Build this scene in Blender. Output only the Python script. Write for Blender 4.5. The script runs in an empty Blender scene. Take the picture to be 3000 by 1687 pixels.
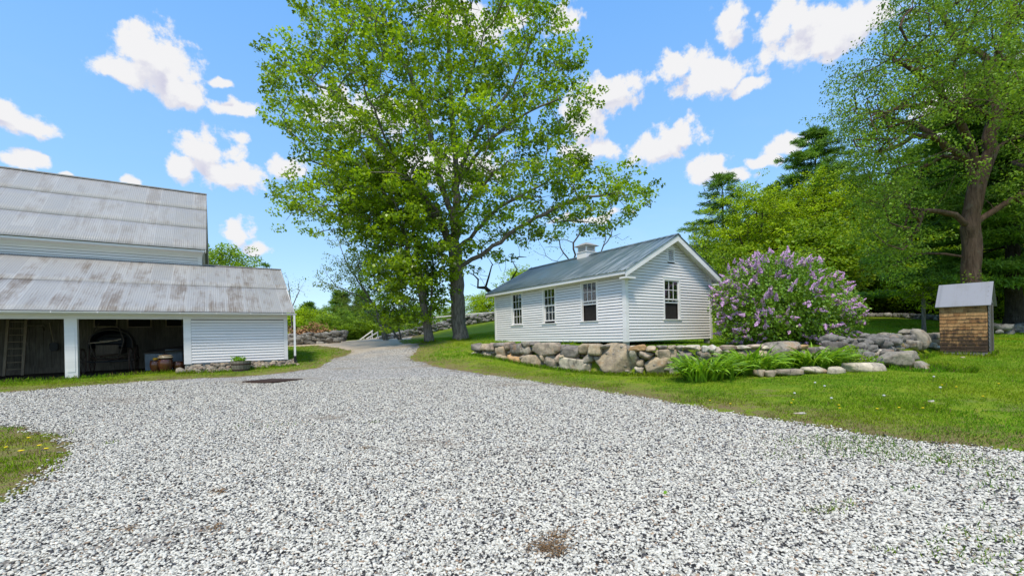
import bpy, bmesh, math, random
import numpy as np
from mathutils import Vector, Matrix
S = bpy.context.scene
COL = S.collection
rad = math.radians
random.seed(7)
RNG = np.random.default_rng(11)

# ------------------------------------------------------------------ camera
F = 1282.0; ROLL = rad(1.2); EYE = 1.68; HOR = 983.0
cam_d = bpy.data.cameras.new('camera'); cam = bpy.data.objects.new('camera', cam_d); COL.objects.link(cam)
cam_d.sensor_width = 36; cam_d.lens = 36 * F / 3000; cam_d.shift_y = (HOR - 843.5) / 3000
cam_d.clip_end = 3000; cam_d.clip_start = 0.05
cam.matrix_world = Matrix.Translation((0, 0, EYE)) @ Matrix.Rotation(rad(90), 4, 'X') @ Matrix.Rotation(-ROLL, 4, 'Z')
cam.matrix_world = Matrix.Translation((0, 0, EYE)) @ Matrix.Rotation(rad(90), 4, 'X') @ Matrix.Rotation(ROLL * 1.0, 4, 'Z').inverted()
S.camera = cam

# ------------------------------------------------------------------ light
SUN_DIR = Vector((-0.13, -0.50, 0.86)).normalized()
sun_d = bpy.data.lights.new('sun', 'SUN'); sun_d.energy = 2.6; sun_d.angle = rad(10); sun_d.color = (1, 0.92, 0.77)
sun = bpy.data.objects.new('sun', sun_d); COL.objects.link(sun)
sun.rotation_euler = SUN_DIR.to_track_quat('Z', 'Y').to_euler()
S.view_settings.view_transform = 'Standard'; S.view_settings.look = 'None'; S.view_settings.gamma = 1
S.view_settings.exposure = 0.68
S.cycles.max_bounces = 6; S.cycles.diffuse_bounces = 3; S.cycles.transparent_max_bounces = 8
S.cycles.transmission_bounces = 3

def at(X, Y, d):
    u = X - 1500; w = HOR - Y
    return Vector(((u * math.cos(ROLL) + w * math.sin(ROLL)) / F * d, d, EYE + (-u * math.sin(ROLL) + w * math.cos(ROLL)) / F * d))

# ------------------------------------------------------------------ node helpers
class NT:
    def __init__(s, nt): s.nt = nt; s.n = nt.nodes; s.l = nt.links
    def put(s, sock, v):
        if hasattr(v, 'is_linked') or isinstance(v, bpy.types.NodeSocket): s.l.new(v, sock)
        elif v is not None:
            try: sock.default_value = v
            except Exception:
                sock.default_value = (v[0], v[1], v[2], 1) if len(v) == 3 else v[:3]
    def math(s, op, a, b=None, c=None, clamp=False):
        n = s.n.new('ShaderNodeMath'); n.operation = op; n.use_clamp = clamp
        for i, v in enumerate((a, b, c)):
            if v is not None: s.put(n.inputs[i], v)
        return n.outputs[0]
    def vec(s, op, a, b=None, scale=None):
        n = s.n.new('ShaderNodeVectorMath'); n.operation = op
        s.put(n.inputs[0], a)
        if b is not None: s.put(n.inputs[1], b)
        if scale is not None: s.put(n.inputs[3], scale)
        return n.outputs['Value'] if op in ('LENGTH', 'DOT_PRODUCT', 'DISTANCE') else n.outputs[0]
    def comb(s, x, y, z):
        n = s.n.new('ShaderNodeCombineXYZ')
        for i, v in enumerate((x, y, z)): s.put(n.inputs[i], v)
        return n.outputs[0]
    def sep(s, v):
        n = s.n.new('ShaderNodeSeparateXYZ'); s.put(n.inputs[0], v); return n.outputs
    def mix(s, f, a, b, mode='MIX'):
        n = s.n.new('ShaderNodeMix'); n.data_type = 'RGBA'; n.blend_type = mode; n.clamp_factor = True
        s.put(n.inputs[0], f); s.put(n.inputs[6], a); s.put(n.inputs[7], b); return n.outputs[2]
    def noise(s, v, scale, detail=3, rough=0.55, dist=0.0):
        n = s.n.new('ShaderNodeTexNoise'); s.put(n.inputs['Scale'], scale); n.inputs['Detail'].default_value = detail
        n.inputs['Roughness'].default_value = rough; n.inputs['Distortion'].default_value = dist
        if v is not None: s.put(n.inputs['Vector'], v)
        return n.outputs[0]
    def voro(s, v, scale, feat='F1', out=0, rnd=1.0):
        n = s.n.new('ShaderNodeTexVoronoi'); n.feature = feat; s.put(n.inputs['Scale'], scale)
        n.inputs['Randomness'].default_value = rnd
        if v is not None: s.put(n.inputs['Vector'], v)
        return n.outputs[out]
    def rng(s, v, a, b, c=0.0, d=1.0, smooth=False):
        n = s.n.new('ShaderNodeMapRange'); s.put(n.inputs[0], v); n.interpolation_type = 'SMOOTHSTEP' if smooth else 'LINEAR'
        for i, q in enumerate((a, b, c, d)): s.put(n.inputs[1 + i], q)
        return n.outputs[0]
    def ramp(s, f, stops):
        n = s.n.new('ShaderNodeValToRGB'); e = n.color_ramp.elements
        while len(e) < len(stops): e.new(0.5)
        for i, (p, c) in enumerate(stops): e[i].position = p; e[i].color = (*c, 1)
        s.put(n.inputs[0], f); return n.outputs[0]
    def geo(s): return s.n.new('ShaderNodeNewGeometry').outputs
    def obj(s): return s.n.new('ShaderNodeTexCoord').outputs['Object']
    def info(s): return s.n.new('ShaderNodeObjectInfo').outputs
    def attr(s, name):
        n = s.n.new('ShaderNodeAttribute'); n.attribute_name = name; return n.outputs
    def bump(s, h, strength=0.5, dist=0.02):
        n = s.n.new('ShaderNodeBump'); n.inputs['Strength'].default_value = strength; n.inputs['Distance'].default_value = dist
        s.put(n.inputs['Height'], h); return n.outputs[0]

def new_mat(name):
    m = bpy.data.materials.new(name); m.use_nodes = True
    m.node_tree.nodes.clear(); return m, NT(m.node_tree)
def finish(m, t, color, rough=0.6, bump=None, metallic=0.0, spec=0.3, extra=None):
    p = t.n.new('ShaderNodeBsdfPrincipled'); o = t.n.new('ShaderNodeOutputMaterial')
    t.put(p.inputs['Base Color'], color); t.put(p.inputs['Roughness'], rough); t.put(p.inputs['Metallic'], metallic)
    p.inputs['Specular IOR Level'].default_value = spec
    if bump is not None: t.l.new(bump, p.inputs['Normal'])
    t.l.new(p.outputs[0], o.inputs[0]); return m
def scaled(t, v, s): return t.vec('MULTIPLY', v, s)

# ------------------------------------------------------------------ world: Nishita sky with scattered cumulus
w = bpy.data.worlds.new('World'); S.world = w; w.use_nodes = True
w.node_tree.nodes.clear()
w.cycles.sampling_method = 'MANUAL'; w.cycles.sample_map_resolution = 512
CL = [(390,150,120,72),(445,212,80,52),(300,185,72,34),(485,240,40,30),(600,272,52,25),(560,205,20,13),(40,305,92,46),(5,262,50,30),
 (50,410,55,25),(520,372,80,52),(585,435,85,34),(470,428,58,36),(725,425,52,28),(600,580,40,34),(640,625,38,17),(1420,50,42,34),
 (1525,235,95,50),(1470,300,62,62),(1490,380,90,28),(1665,372,86,42),(1722,338,38,44),(1785,425,55,42),(1850,442,60,22),
 (1715,165,68,42),(1800,197,112,42),(1885,226,56,22),(1838,62,42,58),(2070,85,165,62),(1990,45,100,52),(2190,50,90,52),
 (1975,352,60,32),(1925,398,50,22),(1200,60,150,50),(930,290,140,60),(1120,420,150,50),(1480,545,100,12),(2450,280,170,90),(190,445,26,9),(345,460,26,9)]
def azel(X, Y):
    p = at(X * 1.1646, Y * 1.1646, 1.0) - Vector((0, 0, EYE)); p.normalize()
    return math.atan2(p.x, p.y), math.asin(p.z)
grp = bpy.data.node_groups.new('cloud_field', 'ShaderNodeTree')
grp.interface.new_socket('P', in_out='INPUT', socket_type='NodeSocketVector')
grp.interface.new_socket('F', in_out='OUTPUT', socket_type='NodeSocketFloat')
g = NT(grp); gi = grp.nodes.new('NodeGroupInput'); go = grp.nodes.new('NodeGroupOutput')
acc = None
blobs = []
for cx, cy, rx, ry in CL:
    a0, e0 = azel(cx, cy); a1, _ = azel(cx + rx, cy); _, e1 = azel(cx, cy - ry)
    blobs.append((a0, e0, 1.0 * max(abs(a1 - a0), .012), 1.0 * max(abs(e1 - e0), .008)))
for k in range(7): blobs.append((2.0 + k * 0.42, 0.35 + 0.2 * math.sin(k * 3), .22, .09))
for a0, e0, ra, re in blobs:
    d = g.vec('SUBTRACT', gi.outputs[0], (a0, e0, 0))
    d = g.vec('MULTIPLY', d, (1 / ra, 1 / re, 0))
    q = g.vec('LENGTH', d)
    acc = q if acc is None else g.math('SMOOTH_MIN', acc, q, 0.25)
grp.links.new(g.math('SUBTRACT', 1.0, acc), go.inputs[0])
t = NT(w.node_tree)
tc = t.n.new('ShaderNodeTexCoord').outputs['Generated']
x, y, z = t.sep(t.vec('NORMALIZE', tc))
az = t.math('ARCTAN2', x, y); el = t.math('ARCSINE', z)
P0 = t.comb(az, el, 0)
nz = t.n.new('ShaderNodeTexNoise'); nz.inputs['Scale'].default_value = 14; nz.inputs['Detail'].default_value = 2
t.l.new(P0, nz.inputs['Vector'])
warp = t.vec('MULTIPLY', t.vec('SUBTRACT', nz.outputs['Color'], (.5, .5, .5)), (.075, .06, 0))
nb = t.noise(P0, 27, 9, 0.63)
nb2 = t.noise(t.vec('ADD', P0, (-.004, 0.016, 0)), 27, 5, 0.63)
def field(off):
    n = t.n.new('ShaderNodeGroup'); n.node_tree = grp
    t.l.new(t.vec('ADD', t.vec('ADD', P0, warp), off), n.inputs[0]); return n.outputs[0]
f0 = field((0, 0, 0)); f1 = field((-.008, .03, 0))
dens = t.math('ADD', f0, t.math('MULTIPLY', t.math('SUBTRACT', nb, 0.5), 2.5))
cov = t.rng(dens, -0.22, 0.30, smooth=True)
under = t.math('SUBTRACT', f1, f0)
sh = t.math('ADD', t.math('MULTIPLY', under, 1.5), t.math('MULTIPLY', t.math('SUBTRACT', nb2, nb), 2.0))
shade = t.rng(sh, -0.15, 0.75, smooth=True)
core = t.rng(f0, 0.1, 0.9)
shade = t.math('MULTIPLY', shade, t.math('ADD', 0.35, t.math('MULTIPLY', core, 0.65)))
ccol = t.mix(shade, (5.35, 5.35, 5.45, 1), (3.3, 3.35, 4.4, 1))
sky = t.n.new('ShaderNodeTexSky'); sky.sky_type = 'NISHITA'; sky.sun_disc = False
sky.sun_elevation = math.asin(SUN_DIR.z); sky.sun_rotation = math.atan2(SUN_DIR.x, SUN_DIR.y)
sky.air_density = 1.0; sky.dust_density = 0.3; sky.ozone_density = 1.6
hs = t.n.new('ShaderNodeHueSaturation'); t.l.new(sky.outputs[0], hs.inputs['Color'])
hs.inputs['Saturation'].default_value = 1.18; hs.inputs['Value'].default_value = 1.9; hs.inputs['Hue'].default_value = 0.497
wisp = t.rng(t.noise(t.vec('MULTIPLY', P0, (5, 16, 1)), 1.0, 5, 0.6), 0.55, 0.78, 0, 0.22)
wisp = t.math('MULTIPLY', wisp, t.rng(el, 0.45, 0.05))
grad = t.ramp(t.rng(el, 0, 1.2), [(0, (3.0, 4.3, 5.6)), (.25, (1.85, 3.6, 6.1)), (.6, (1.0, 2.7, 6.0))])
skyb = t.mix(.78, hs.outputs[0], grad)
skyc = t.mix(wisp, skyb, (4.6, 5.1, 5.8, 1))
upm = t.rng(el, -0.02, 0.02)
fin = t.mix(t.math('MULTIPLY', cov, upm), skyc, ccol)
bg = t.n.new('ShaderNodeBackground'); t.l.new(fin, bg.inputs[0]); bg.inputs[1].default_value = 0.105
wo = t.n.new('ShaderNodeOutputWorld'); t.l.new(bg.outputs[0], wo.inputs[0])

# ------------------------------------------------------------------ object helpers
def tag(o, label=None, cat=None, group=None, kind=None):
    if label: o['label'] = label
    if cat: o['category'] = cat
    if group: o['group'] = group
    if kind: o['kind'] = kind
    return o
def empty(name, loc=(0, 0, 0), rz=0.0, label=None, cat=None, group=None):
    o = bpy.data.objects.new(name, None); COL.objects.link(o); o.location = loc; o.rotation_euler = (0, 0, rz)
    o.empty_display_size = 0.1
    return tag(o, label, cat, group)
def link_mesh(name, me, mat, parent=None):
    o = bpy.data.objects.new(name, me); COL.objects.link(o)
    if mat is not None: me.materials.append(mat)
    if parent is not None: o.parent = parent
    return o
def np_mesh(name, V, Fc, n=None, smooth=False, attrs=None):
    """V (N,3); Fc (M,k) index array, all faces k-sided"""
    me = bpy.data.meshes.new(name); V = np.asarray(V, np.float32); Fc = np.asarray(Fc, np.int32)
    M, k = Fc.shape
    me.vertices.add(len(V)); me.vertices.foreach_set('co', V.ravel())
    me.loops.add(M * k); me.loops.foreach_set('vertex_index', Fc.ravel())
    me.polygons.add(M); me.polygons.foreach_set('loop_start', np.arange(0, M * k, k, dtype=np.int32))
    try: me.polygons.foreach_set('loop_total', np.full(M, k, np.int32))
    except Exception: pass
    if smooth: me.polygons.foreach_set('use_smooth', np.ones(M, bool))
    if attrs:
        for an, (dom, arr) in attrs.items():
            arr = np.asarray(arr, np.float32)
            if arr.ndim == 2:
                a = me.attributes.new(an, 'FLOAT_COLOR', dom); a.data.foreach_set('color', arr.ravel())
            else:
                a = me.attributes.new(an, 'FLOAT', dom); a.data.foreach_set('value', arr)
    me.update(calc_edges=True); return me
class MB:
    """collects simple solids, builds one mesh"""
    def __init__(s): s.v = []; s.f = []
    def add(s, vs, fs):
        b = len(s.v); s.v += [tuple(v) for v in vs]; s.f += [[b + i for i in f] for f in fs]; return s
    def box(s, x0, x1, y0, y1, z0, z1):
        return s.add([(x0,y0,z0),(x1,y0,z0),(x1,y1,z0),(x0,y1,z0),(x0,y0,z1),(x1,y0,z1),(x1,y1,z1),(x0,y1,z1)],
                     [(0,3,2,1),(4,5,6,7),(0,1,5,4),(1,2,6,5),(2,3,7,6),(3,0,4,7)])
    def bar(s, a, b, w, h=None, up=(0, 0, 1)):
        h = h or w; a = Vector(a); b = Vector(b); d = (b - a).normalized(); u = Vector(up)
        if abs(d.dot(u)) > .98: u = Vector((0, 1, 0))
        r = d.cross(u).normalized(); u = r.cross(d).normalized()
        vs = [p + r * sx * w / 2 + u * sy * h / 2 for p in (a, b) for sx, sy in ((-1,-1),(1,-1),(1,1),(-1,1))]
        return s.add(vs, [(0,1,2,3),(7,6,5,4),(0,4,5,1),(1,5,6,2),(2,6,7,3),(3,7,4,0)])
    def tube(s, pts, r, n=8, cap=True):
        pts = [Vector(p) for p in pts]; rs = r if hasattr(r, '__len__') else [r] * len(pts); vs = []
        for i, p in enumerate(pts):
            d = (pts[min(i + 1, len(pts) - 1)] - pts[max(i - 1, 0)]).normalized()
            u = Vector((0, 0, 1)) if abs(d.z) < .95 else Vector((1, 0, 0))
            a = d.cross(u).normalized(); b = a.cross(d)
            vs += [p + (a * math.cos(6.2832 * k / n) + b * math.sin(6.2832 * k / n)) * rs[i] for k in range(n)]
        fs = [(i*n+k, i*n+(k+1)%n, (i+1)*n+(k+1)%n, (i+1)*n+k) for i in range(len(pts)-1) for k in range(n)]
        if cap: fs += [tuple(range(n))[::-1], tuple(range((len(pts)-1)*n, len(pts)*n))]
        return s.add(vs, fs)
    def lathe(s, prof, c=(0, 0, 0), n=20, axis='z', cap=True):
        vs = []
        for r_, z_ in prof:
            for k in range(n):
                a = 6.2832 * k / n; q = (r_*math.cos(a), r_*math.sin(a), z_)
                if axis == 'x': q = (q[2], q[0], q[1])
                if axis == 'y': q = (q[0], q[2], q[1])
                vs.append((c[0]+q[0], c[1]+q[1], c[2]+q[2]))
        m = len(prof)
        fs = [(i*n+k, i*n+(k+1)%n, (i+1)*n+(k+1)%n, (i+1)*n+k) for i in range(m-1) for k in range(n)]
        if cap: fs += [tuple(range(n))[::-1], tuple(range((m-1)*n, m*n))]
        return s.add(vs, fs)
    def prism(s, poly, y0, y1):      # poly in (x,z), extruded along y
        n = len(poly)
        return s.add([(x, y0, z) for x, z in poly] + [(x, y1, z) for x, z in poly],
                     [tuple(range(n)), tuple(range(2*n-1, n-1, -1))] + [(i, i+n, (i+1)%n+n, (i+1)%n) for i in range(n)])
    def build(s, name, mat, parent=None, smooth=False, bevel=0, label=None):
        me = bpy.data.meshes.new(name); me.from_pydata(s.v, [], s.f)
        bm = bmesh.new(); bm.from_mesh(me); bmesh.ops.recalc_face_normals(bm, faces=bm.faces)
        if bevel: bmesh.ops.bevel(bm, geom=bm.edges[:], offset=bevel, segments=1, affect='EDGES', clamp_overlap=True)
        bm.to_mesh(me); bm.free()
        if smooth:
            me.polygons.foreach_set('use_smooth', np.ones(len(me.polygons), bool))
        o = link_mesh(name, me, mat, parent)
        if label: o['label'] = label
        return o
def copy_tree(o, parent=None):
    c = o.copy(); COL.objects.link(c); c.parent = parent
    for ch in list(o.children): copy_tree(ch, c)
    return c
def fbm(x, y, seed=0, octs=4, f=1.0):
    r = np.random.default_rng(seed); out = np.zeros_like(x, float); a = 1.0
    for o in range(octs):
        for k in range(3):
            th = r.uniform(0, 6.28); ph = r.uniform(0, 6.28)
            out += a / 3 * np.sin((x * math.cos(th) + y * math.sin(th)) * f * 1.3 + ph + 1.7 * np.sin((x * math.sin(th) - y * math.cos(th)) * f * .9 + ph * 2))
        a *= .55; f *= 2.1
    return out

# ------------------------------------------------------------------ terrain
WALL = [(-1.8, 19.0), (0.0, 17.5), (1.85, 15.8), (3.4, 14.6), (5.3, 13.6), (7.5, 13.25), (10.0, 13.3), (11.8, 13.7), (13.6, 14.6), (17.6, 17.4)]
BACK = [(23, 25), (20, 34), (0, 34), (-4.2, 27), (-3.0, 22)]
common = [(0,0,0),(-9,2,0),(9,2,.04),(0,6,.04),(-9,8,.06),(9,6,.1),(0,12,.22),(-20,0,0),(20,0,.1),(-25,12,.35),(-5,15,.33),
 (-15.7,15.2,.47),(-12.9,16.6,.5),(-11,17.2,.46),(-9.8,19.2,.60),(-19,13,.46),(-17,22,.6),(-8.4,21,.76),(-4,20.5,.80),(-7,27,1.25),(-9.5,32,1.5),
 (-8,38,1.62),(-15,32,1.32),(-13.5,33,1.4),(-22,35,1.3),(-4.65,24.5,1.45),(-2.93,25,1.51),(-4,34,1.75),(-1.5,42,3.1),(-6,42,2.5),(-12,41,1.75),(-11,50,.6),(-20,48,.4),(-30,45,.6),(5,48,4.0),(20,45,3.9),(30,42,2.9),
 (33,38,2.6),(30,26,1.5),(24,22,1.15),(16,15.5,.69),(17.5,13,.6),(20,10,.45),(14,10,.35),(11,11.8,.5),(7.5,9.5,.25),(0,60,4),(-30,70,0),(40,60,4),(60,30,3),(-60,30,0),(-60,70,0),(60,70,5),(-50,0,0),(50,0,1.0),(0,-20,0)]
outp = common + [(-2.2,18.3,.82),(0,16.7,.52),(1.8,15.1,.32),(3.2,13.8,.24),(5.2,12.8,.30),(7.4,12.0,.42),(7.4,12.9,.46),(10,12.9,.52),(10,12.0,.46),(12,13,.55),(13.8,14.0,.6)]
inp = common + [(-1.0,19.6,1.18),(1,18,1.2),(3,16.2,1.14),(4.5,15.2,1.06),(7,14.3,.98),(10,14,1.0),(12,14.6,.95),(15,16.5,.95),(4,22,1.3),(8,20,1.15),(12,19,1.12),(13,28,1.9),(3,29,1.9)]
def rbf(pts):
    p = np.array(pts, float); n = len(p)
    d = np.linalg.norm(p[:, None, :2] - p[None, :, :2], axis=2)
    K = np.where(d > 0, d * d * np.log(d + 1e-9), 0) + np.eye(n) * .35
    A = np.zeros((n + 3, n + 3)); A[:n, :n] = K; A[:n, n] = 1; A[:n, n+1:n+3] = p[:, :2]; A[n, :n] = 1; A[n+1:n+3, :n] = p[:, :2].T
    b = np.zeros(n + 3); b[:n] = p[:, 2]; c = np.linalg.solve(A, b)
    def f(x, y):
        out = c[n] + c[n+1] * x + c[n+2] * y
        for i in range(n):
            r2 = (x - p[i, 0]) ** 2 + (y - p[i, 1]) ** 2
            out = out + c[i] * 0.5 * r2 * np.log(r2 + 1e-12)
        return out
    return f
f_out, f_in = rbf(outp), rbf(inp)
def sdf(x, y, poly):
    """signed distance, positive inside"""
    x = np.asarray(x, float); y = np.asarray(y, float)
    best = np.full(x.shape, 1e9); ins = np.zeros(x.shape, bool); n = len(poly)
    for i in range(n):
        ax, ay = poly[i]; bx, by = poly[(i + 1) % n]; dx, dy = bx - ax, by - ay
        tt = np.clip(((x - ax) * dx + (y - ay) * dy) / (dx * dx + dy * dy + 1e-12), 0, 1)
        best = np.minimum(best, np.hypot(x - ax - tt * dx, y - ay - tt * dy))
        c = ((ay > y) != (by > y)); xx = (bx - ax) * (y - ay) / (by - ay + 1e-12) + ax
        ins ^= c & (x < xx)
    return np.where(ins, best, -best)
TERR = WALL + BACK
def hgt(x, y):
    x = np.asarray(x, float); y = np.asarray(y, float)
    xc = np.clip(x, -60, 60); yc = np.clip(y, -20, 70)
    s = sdf(xc, yc, TERR); m = np.clip((s - 0.20) / 0.22, 0, 1); m = m * m * (3 - 2 * m)
    z = f_out(xc, yc) * (1 - m) + f_in(xc, yc) * m
    near = np.clip((yc - 3) / 8, 0, 1)
    return z + .012 * fbm(x, y, 3, 3, 1.2) * near
def h1(x, y): return float(hgt(np.array([x]), np.array([y]))[0])
def gnd(X, Y, dmax=60):
    """ground point seen at a photo position"""
    d = np.linspace(2, dmax, 2400); u = at(X, Y, 1.0); 
    xs = u.x * d; zs = EYE + (u.z - EYE) * d; hh = hgt(xs, d)
    k = np.argmax(zs < hh); return (float(xs[k]), float(d[k]))
DR = [gnd(X, Y) for X, Y in ((3000,1330),(2760,1305),(2500,1272),(2300,1236),(2100,1203),(1900,1168),(1700,1138),(1550,1116),(1400,1094),(1280,1074),(1200,1053))]
DR += [(-4.9, 23.2), (-6.6, 27), (-8.0, 31), (-8.6, 36), (-9.2, 42), (-12, 46), (-15, 44), (-12.6, 38), (-14.5, 34.6), (-19, 33), (-26, 33), (-26, 31), (-19, 31.0), (-14.0, 31.0), (-11.2, 28), (-9.0, 24.5), (-8.3, 22)]
DR += [gnd(X, Y) for X, Y in ((975,1050),(930,1078),(860,1088),(700,1104),(500,1112),(300,1128),(120,1142),(0,1152))]
DR += [(-19.5, 12.4), (-30, 8), (-30, 6)]
DR += [gnd(X, Y) for X, Y in ((0,1250),(90,1258),(180,1278),(212,1302),(190,1345),(120,1400),(60,1450),(0,1495))]
DR += [(-6.5, 3.0), (-8, -3), (14, -3), (14, 4)]
def dirtmap(x, y):
    return np.clip((fbm(x * .45, y * 1.3, 15, 4, 1.1) - .62) / .5, 0, 1)
def drive_sdf(x, y):
    return sdf(x, y, DR) + (.09 * fbm(x, y, 5, 3, 2.5) + .05 * fbm(x, y, 6, 2, 9)) * np.clip((y - 2) / 4, 0, 1)
xs = np.concatenate([[-600,-300,-150,-100,-70,-50,-40,-34], np.arange(-30, -4, 0.3), np.arange(-4, 18, .15), np.arange(18, 34, 0.3), [36,40,50,70,100,150,300,600]])
ys = np.concatenate([[-200,-80,-30,-12], np.arange(-6, 11, 0.3), np.arange(11, 21, .15), np.arange(21, 46, .3), np.arange(46.5, 72, 1.5), [80,100,150,300,700]])
GX, GY = np.meshgrid(xs, ys); gx, gy = GX.ravel(), GY.ravel()
gz = hgt(gx, gy); ds = drive_sdf(gx, gy)
def grid_faces(nx, ny):
    i = np.arange(ny - 1)[:, None] * nx + np.arange(nx - 1)[None]; i = i.ravel()
    return np.stack([i, i + 1, i + 1 + nx, i + nx], 1)

# ------------------------------------------------------------------ ground materials
def mat_lawn():
    m, t = new_mat('lawn'); p = t.geo()[0]
    big = t.noise(p, 0.35, 4, 0.6); mid = t.noise(p, 2.2, 4, 0.65); fine = t.noise(scaled(t, p, (1, 1, .3)), 34, 4, 0.75)
    g1 = t.mix(t.rng(big, .3, .7), (.11, .21, .010, 1), (.22, .31, .014, 1))
    g2 = t.mix(t.rng(mid, .35, .7), g1, (.29, .34, .02, 1))
    g3 = t.mix(t.rng(fine, .38, .66), t.mix(0.45, g2, (.05, .10, .012, 1)), g2)
    dirt = t.mix(t.rng(fine, .3, .7), (.12, .072, .036, 1), (.30, .21, .125, 1))
    e = t.math('ADD', t.attr('dist')[2], 0)
    edge = t.rng(e, 0.0, 2.0, 1, 0)
    patch = t.rng(t.noise(scaled(t, p, (1, 1.6, 1)), 1.3, 5, .7), .53, .62)
    f = t.math('MULTIPLY', edge, t.rng(t.noise(p, 2.6, 5, .75), .38, .54))
    f = t.math('MAXIMUM', f, t.math('MULTIPLY', patch, t.rng(e, 0.3, 5.0, .9, 0)))
    soil = t.attr('soil')[2]
    c = t.mix(f, g3, dirt)
    c = t.mix(soil, c, t.mix(mid, (.05, .038, .028, 1), (.09, .07, .052, 1)))
    return finish(m, t, c, .9, t.bump(fine, .6, .05), spec=.1)
def mat_gravel():
    m, t = new_mat('crushed_stone'); p = t.geo()[0]
    v = t.n.new('ShaderNodeTexVoronoi'); v.inputs['Scale'].default_value = 36; t.l.new(scaled(t, p, (1, 1, .2)), v.inputs['Vector'])
    cid = t.sep(v.outputs['Color'])[0]; cid2 = t.sep(v.outputs['Color'])[1]
    v2 = t.n.new('ShaderNodeTexVoronoi'); v2.feature = 'DISTANCE_TO_EDGE'; v2.inputs['Scale'].default_value = 36; t.l.new(scaled(t, p, (1, 1, .2)), v2.inputs['Vector'])
    c = t.ramp(cid, [(0, (.03, .034, .045)), (.16, (.06, .065, .08)), (.24, (.20, .195, .185)), (.45, (.49, .46, .41)), (1, (.72, .68, .61))])
    c = t.mix(t.rng(cid2, .93, .95), c, (.36, .22, .13, 1))
    gap = t.rng(v2.outputs[0], 0.0, .10)
    c = t.mix(gap, (.05, .05, .055, 1), c)
    dirty = t.rng(t.noise(p, .8, 5, .7), .5, .75, 0, .35)
    c = t.mix(dirty, c, (.30, .26, .21, 1)); c = t.mix(t.math('MULTIPLY', t.attr('dirt')[2], .75), c, (.27, .22, .16, 1))
    e = t.attr('dist')[2]
    litter = t.math('MULTIPLY', t.rng(e, 0, .5, .9, 0), t.rng(t.noise(p, 4, 4, .7), .45, .6))
    c = t.mix(litter, c, (.15, .11, .06, 1))
    far = t.attr('sand')[2]
    sand = t.mix(t.noise(p, 2.5, 5, .7), (.42, .32, .22, 1), (.62, .52, .39, 1))
    c = t.mix(far, c, sand)
    return finish(m, t, c, .85, t.bump(v.outputs['Distance'], .5, .03), spec=.2)
M = {}
M['lawn'] = mat_lawn(); M['gravel'] = mat_gravel()
Bo = Vector((-12.90, 17.40)); AX = Vector((0.829, 0.559)); NX = Vector((-0.559, 0.829))
def bw(tt, ww): q = Bo + AX * tt + NX * ww; return q
shed_poly = [tuple(bw(-12, .05)), tuple(bw(3.4, .05)), tuple(bw(3.4, 12)), tuple(bw(-12, 12))]
soil = np.clip(sdf(gx, gy, shed_poly) / .3 + .5, 0, 1)
me = np_mesh('ground', np.stack([gx, gy, gz], 1), grid_faces(len(xs), len(ys)), smooth=True,
             attrs={'dist': ('POINT', np.clip(-ds, -1, 20)), 'soil': ('POINT', soil)})
tag(link_mesh('ground', me, M['lawn']), kind='structure')
xs2 = np.concatenate([np.arange(-31, 15, 0.16)]); ys2 = np.arange(-3.2, 47, 0.16)
X2, Y2 = np.meshgrid(xs2, ys2); x2, y2 = X2.ravel(), Y2.ravel(); s2 = drive_sdf(x2, y2)
z2 = hgt(x2, y2) + np.clip(s2 * .25, -.05, .016)
fc = grid_faces(len(xs2), len(ys2)); keep = (s2[fc] > -.35).any(1); fc = fc[keep]
used = np.unique(fc); remap = np.full(len(x2), -1); remap[used] = np.arange(len(used))
sand = np.clip((y2 - 21.5 + 1.5 * fbm(x2, y2, 9, 3, 1)) / 5, 0, 1)
me = np_mesh('gravel_drive', np.stack([x2, y2, z2], 1)[used], remap[fc], smooth=True,
             attrs={'dist': ('POINT', s2[used]), 'sand': ('POINT', sand[used]), 'dirt': ('POINT', dirtmap(x2, y2)[used])})
tag(link_mesh('gravel_drive', me, M['gravel']), kind='structure')

# ------------------------------------------------------------------ scatter helpers
def rot_from(zdir, spin):
    """frames (N,3,3) whose third axis is zdir, columns = axes"""
    zdir = zdir / np.linalg.norm(zdir, axis=1, keepdims=True)
    ref = np.where(np.abs(zdir[:, 2:3]) > .9, [[1., 0, 0]], [[0, 0, 1.]])
    a = np.cross(ref, zdir); a /= np.linalg.norm(a, axis=1, keepdims=True); b = np.cross(zdir, a)
    c, s = np.cos(spin)[:, None], np.sin(spin)[:, None]
    return np.stack([a * c + b * s, -a * s + b * c, zdir], 2)
def stamp(tv, tf, pos, R, sc):
    """template verts tv (k,3), faces tf (m,j) stamped N times; sc (N,) or (N,3)"""
    N = len(pos); sc = np.asarray(sc, float)
    if sc.ndim == 1: sc = sc[:, None].repeat(3, 1)
    V = np.einsum('nij,nkj->nki', R, tv[None] * sc[:, None, :]) + pos[:, None]
    k = len(tv); Fc = (np.asarray(tf)[None] + (np.arange(N) * k)[:, None, None]).reshape(-1, len(tf[0]))
    return V.reshape(-1, 3), Fc
def colmat(name, attr='tint', rough=.8, spec=.2, transl=0.0):
    m, t = new_mat(name); c = t.attr(attr)[0]
    return finish(m, t, c, rough, spec=spec)
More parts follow.
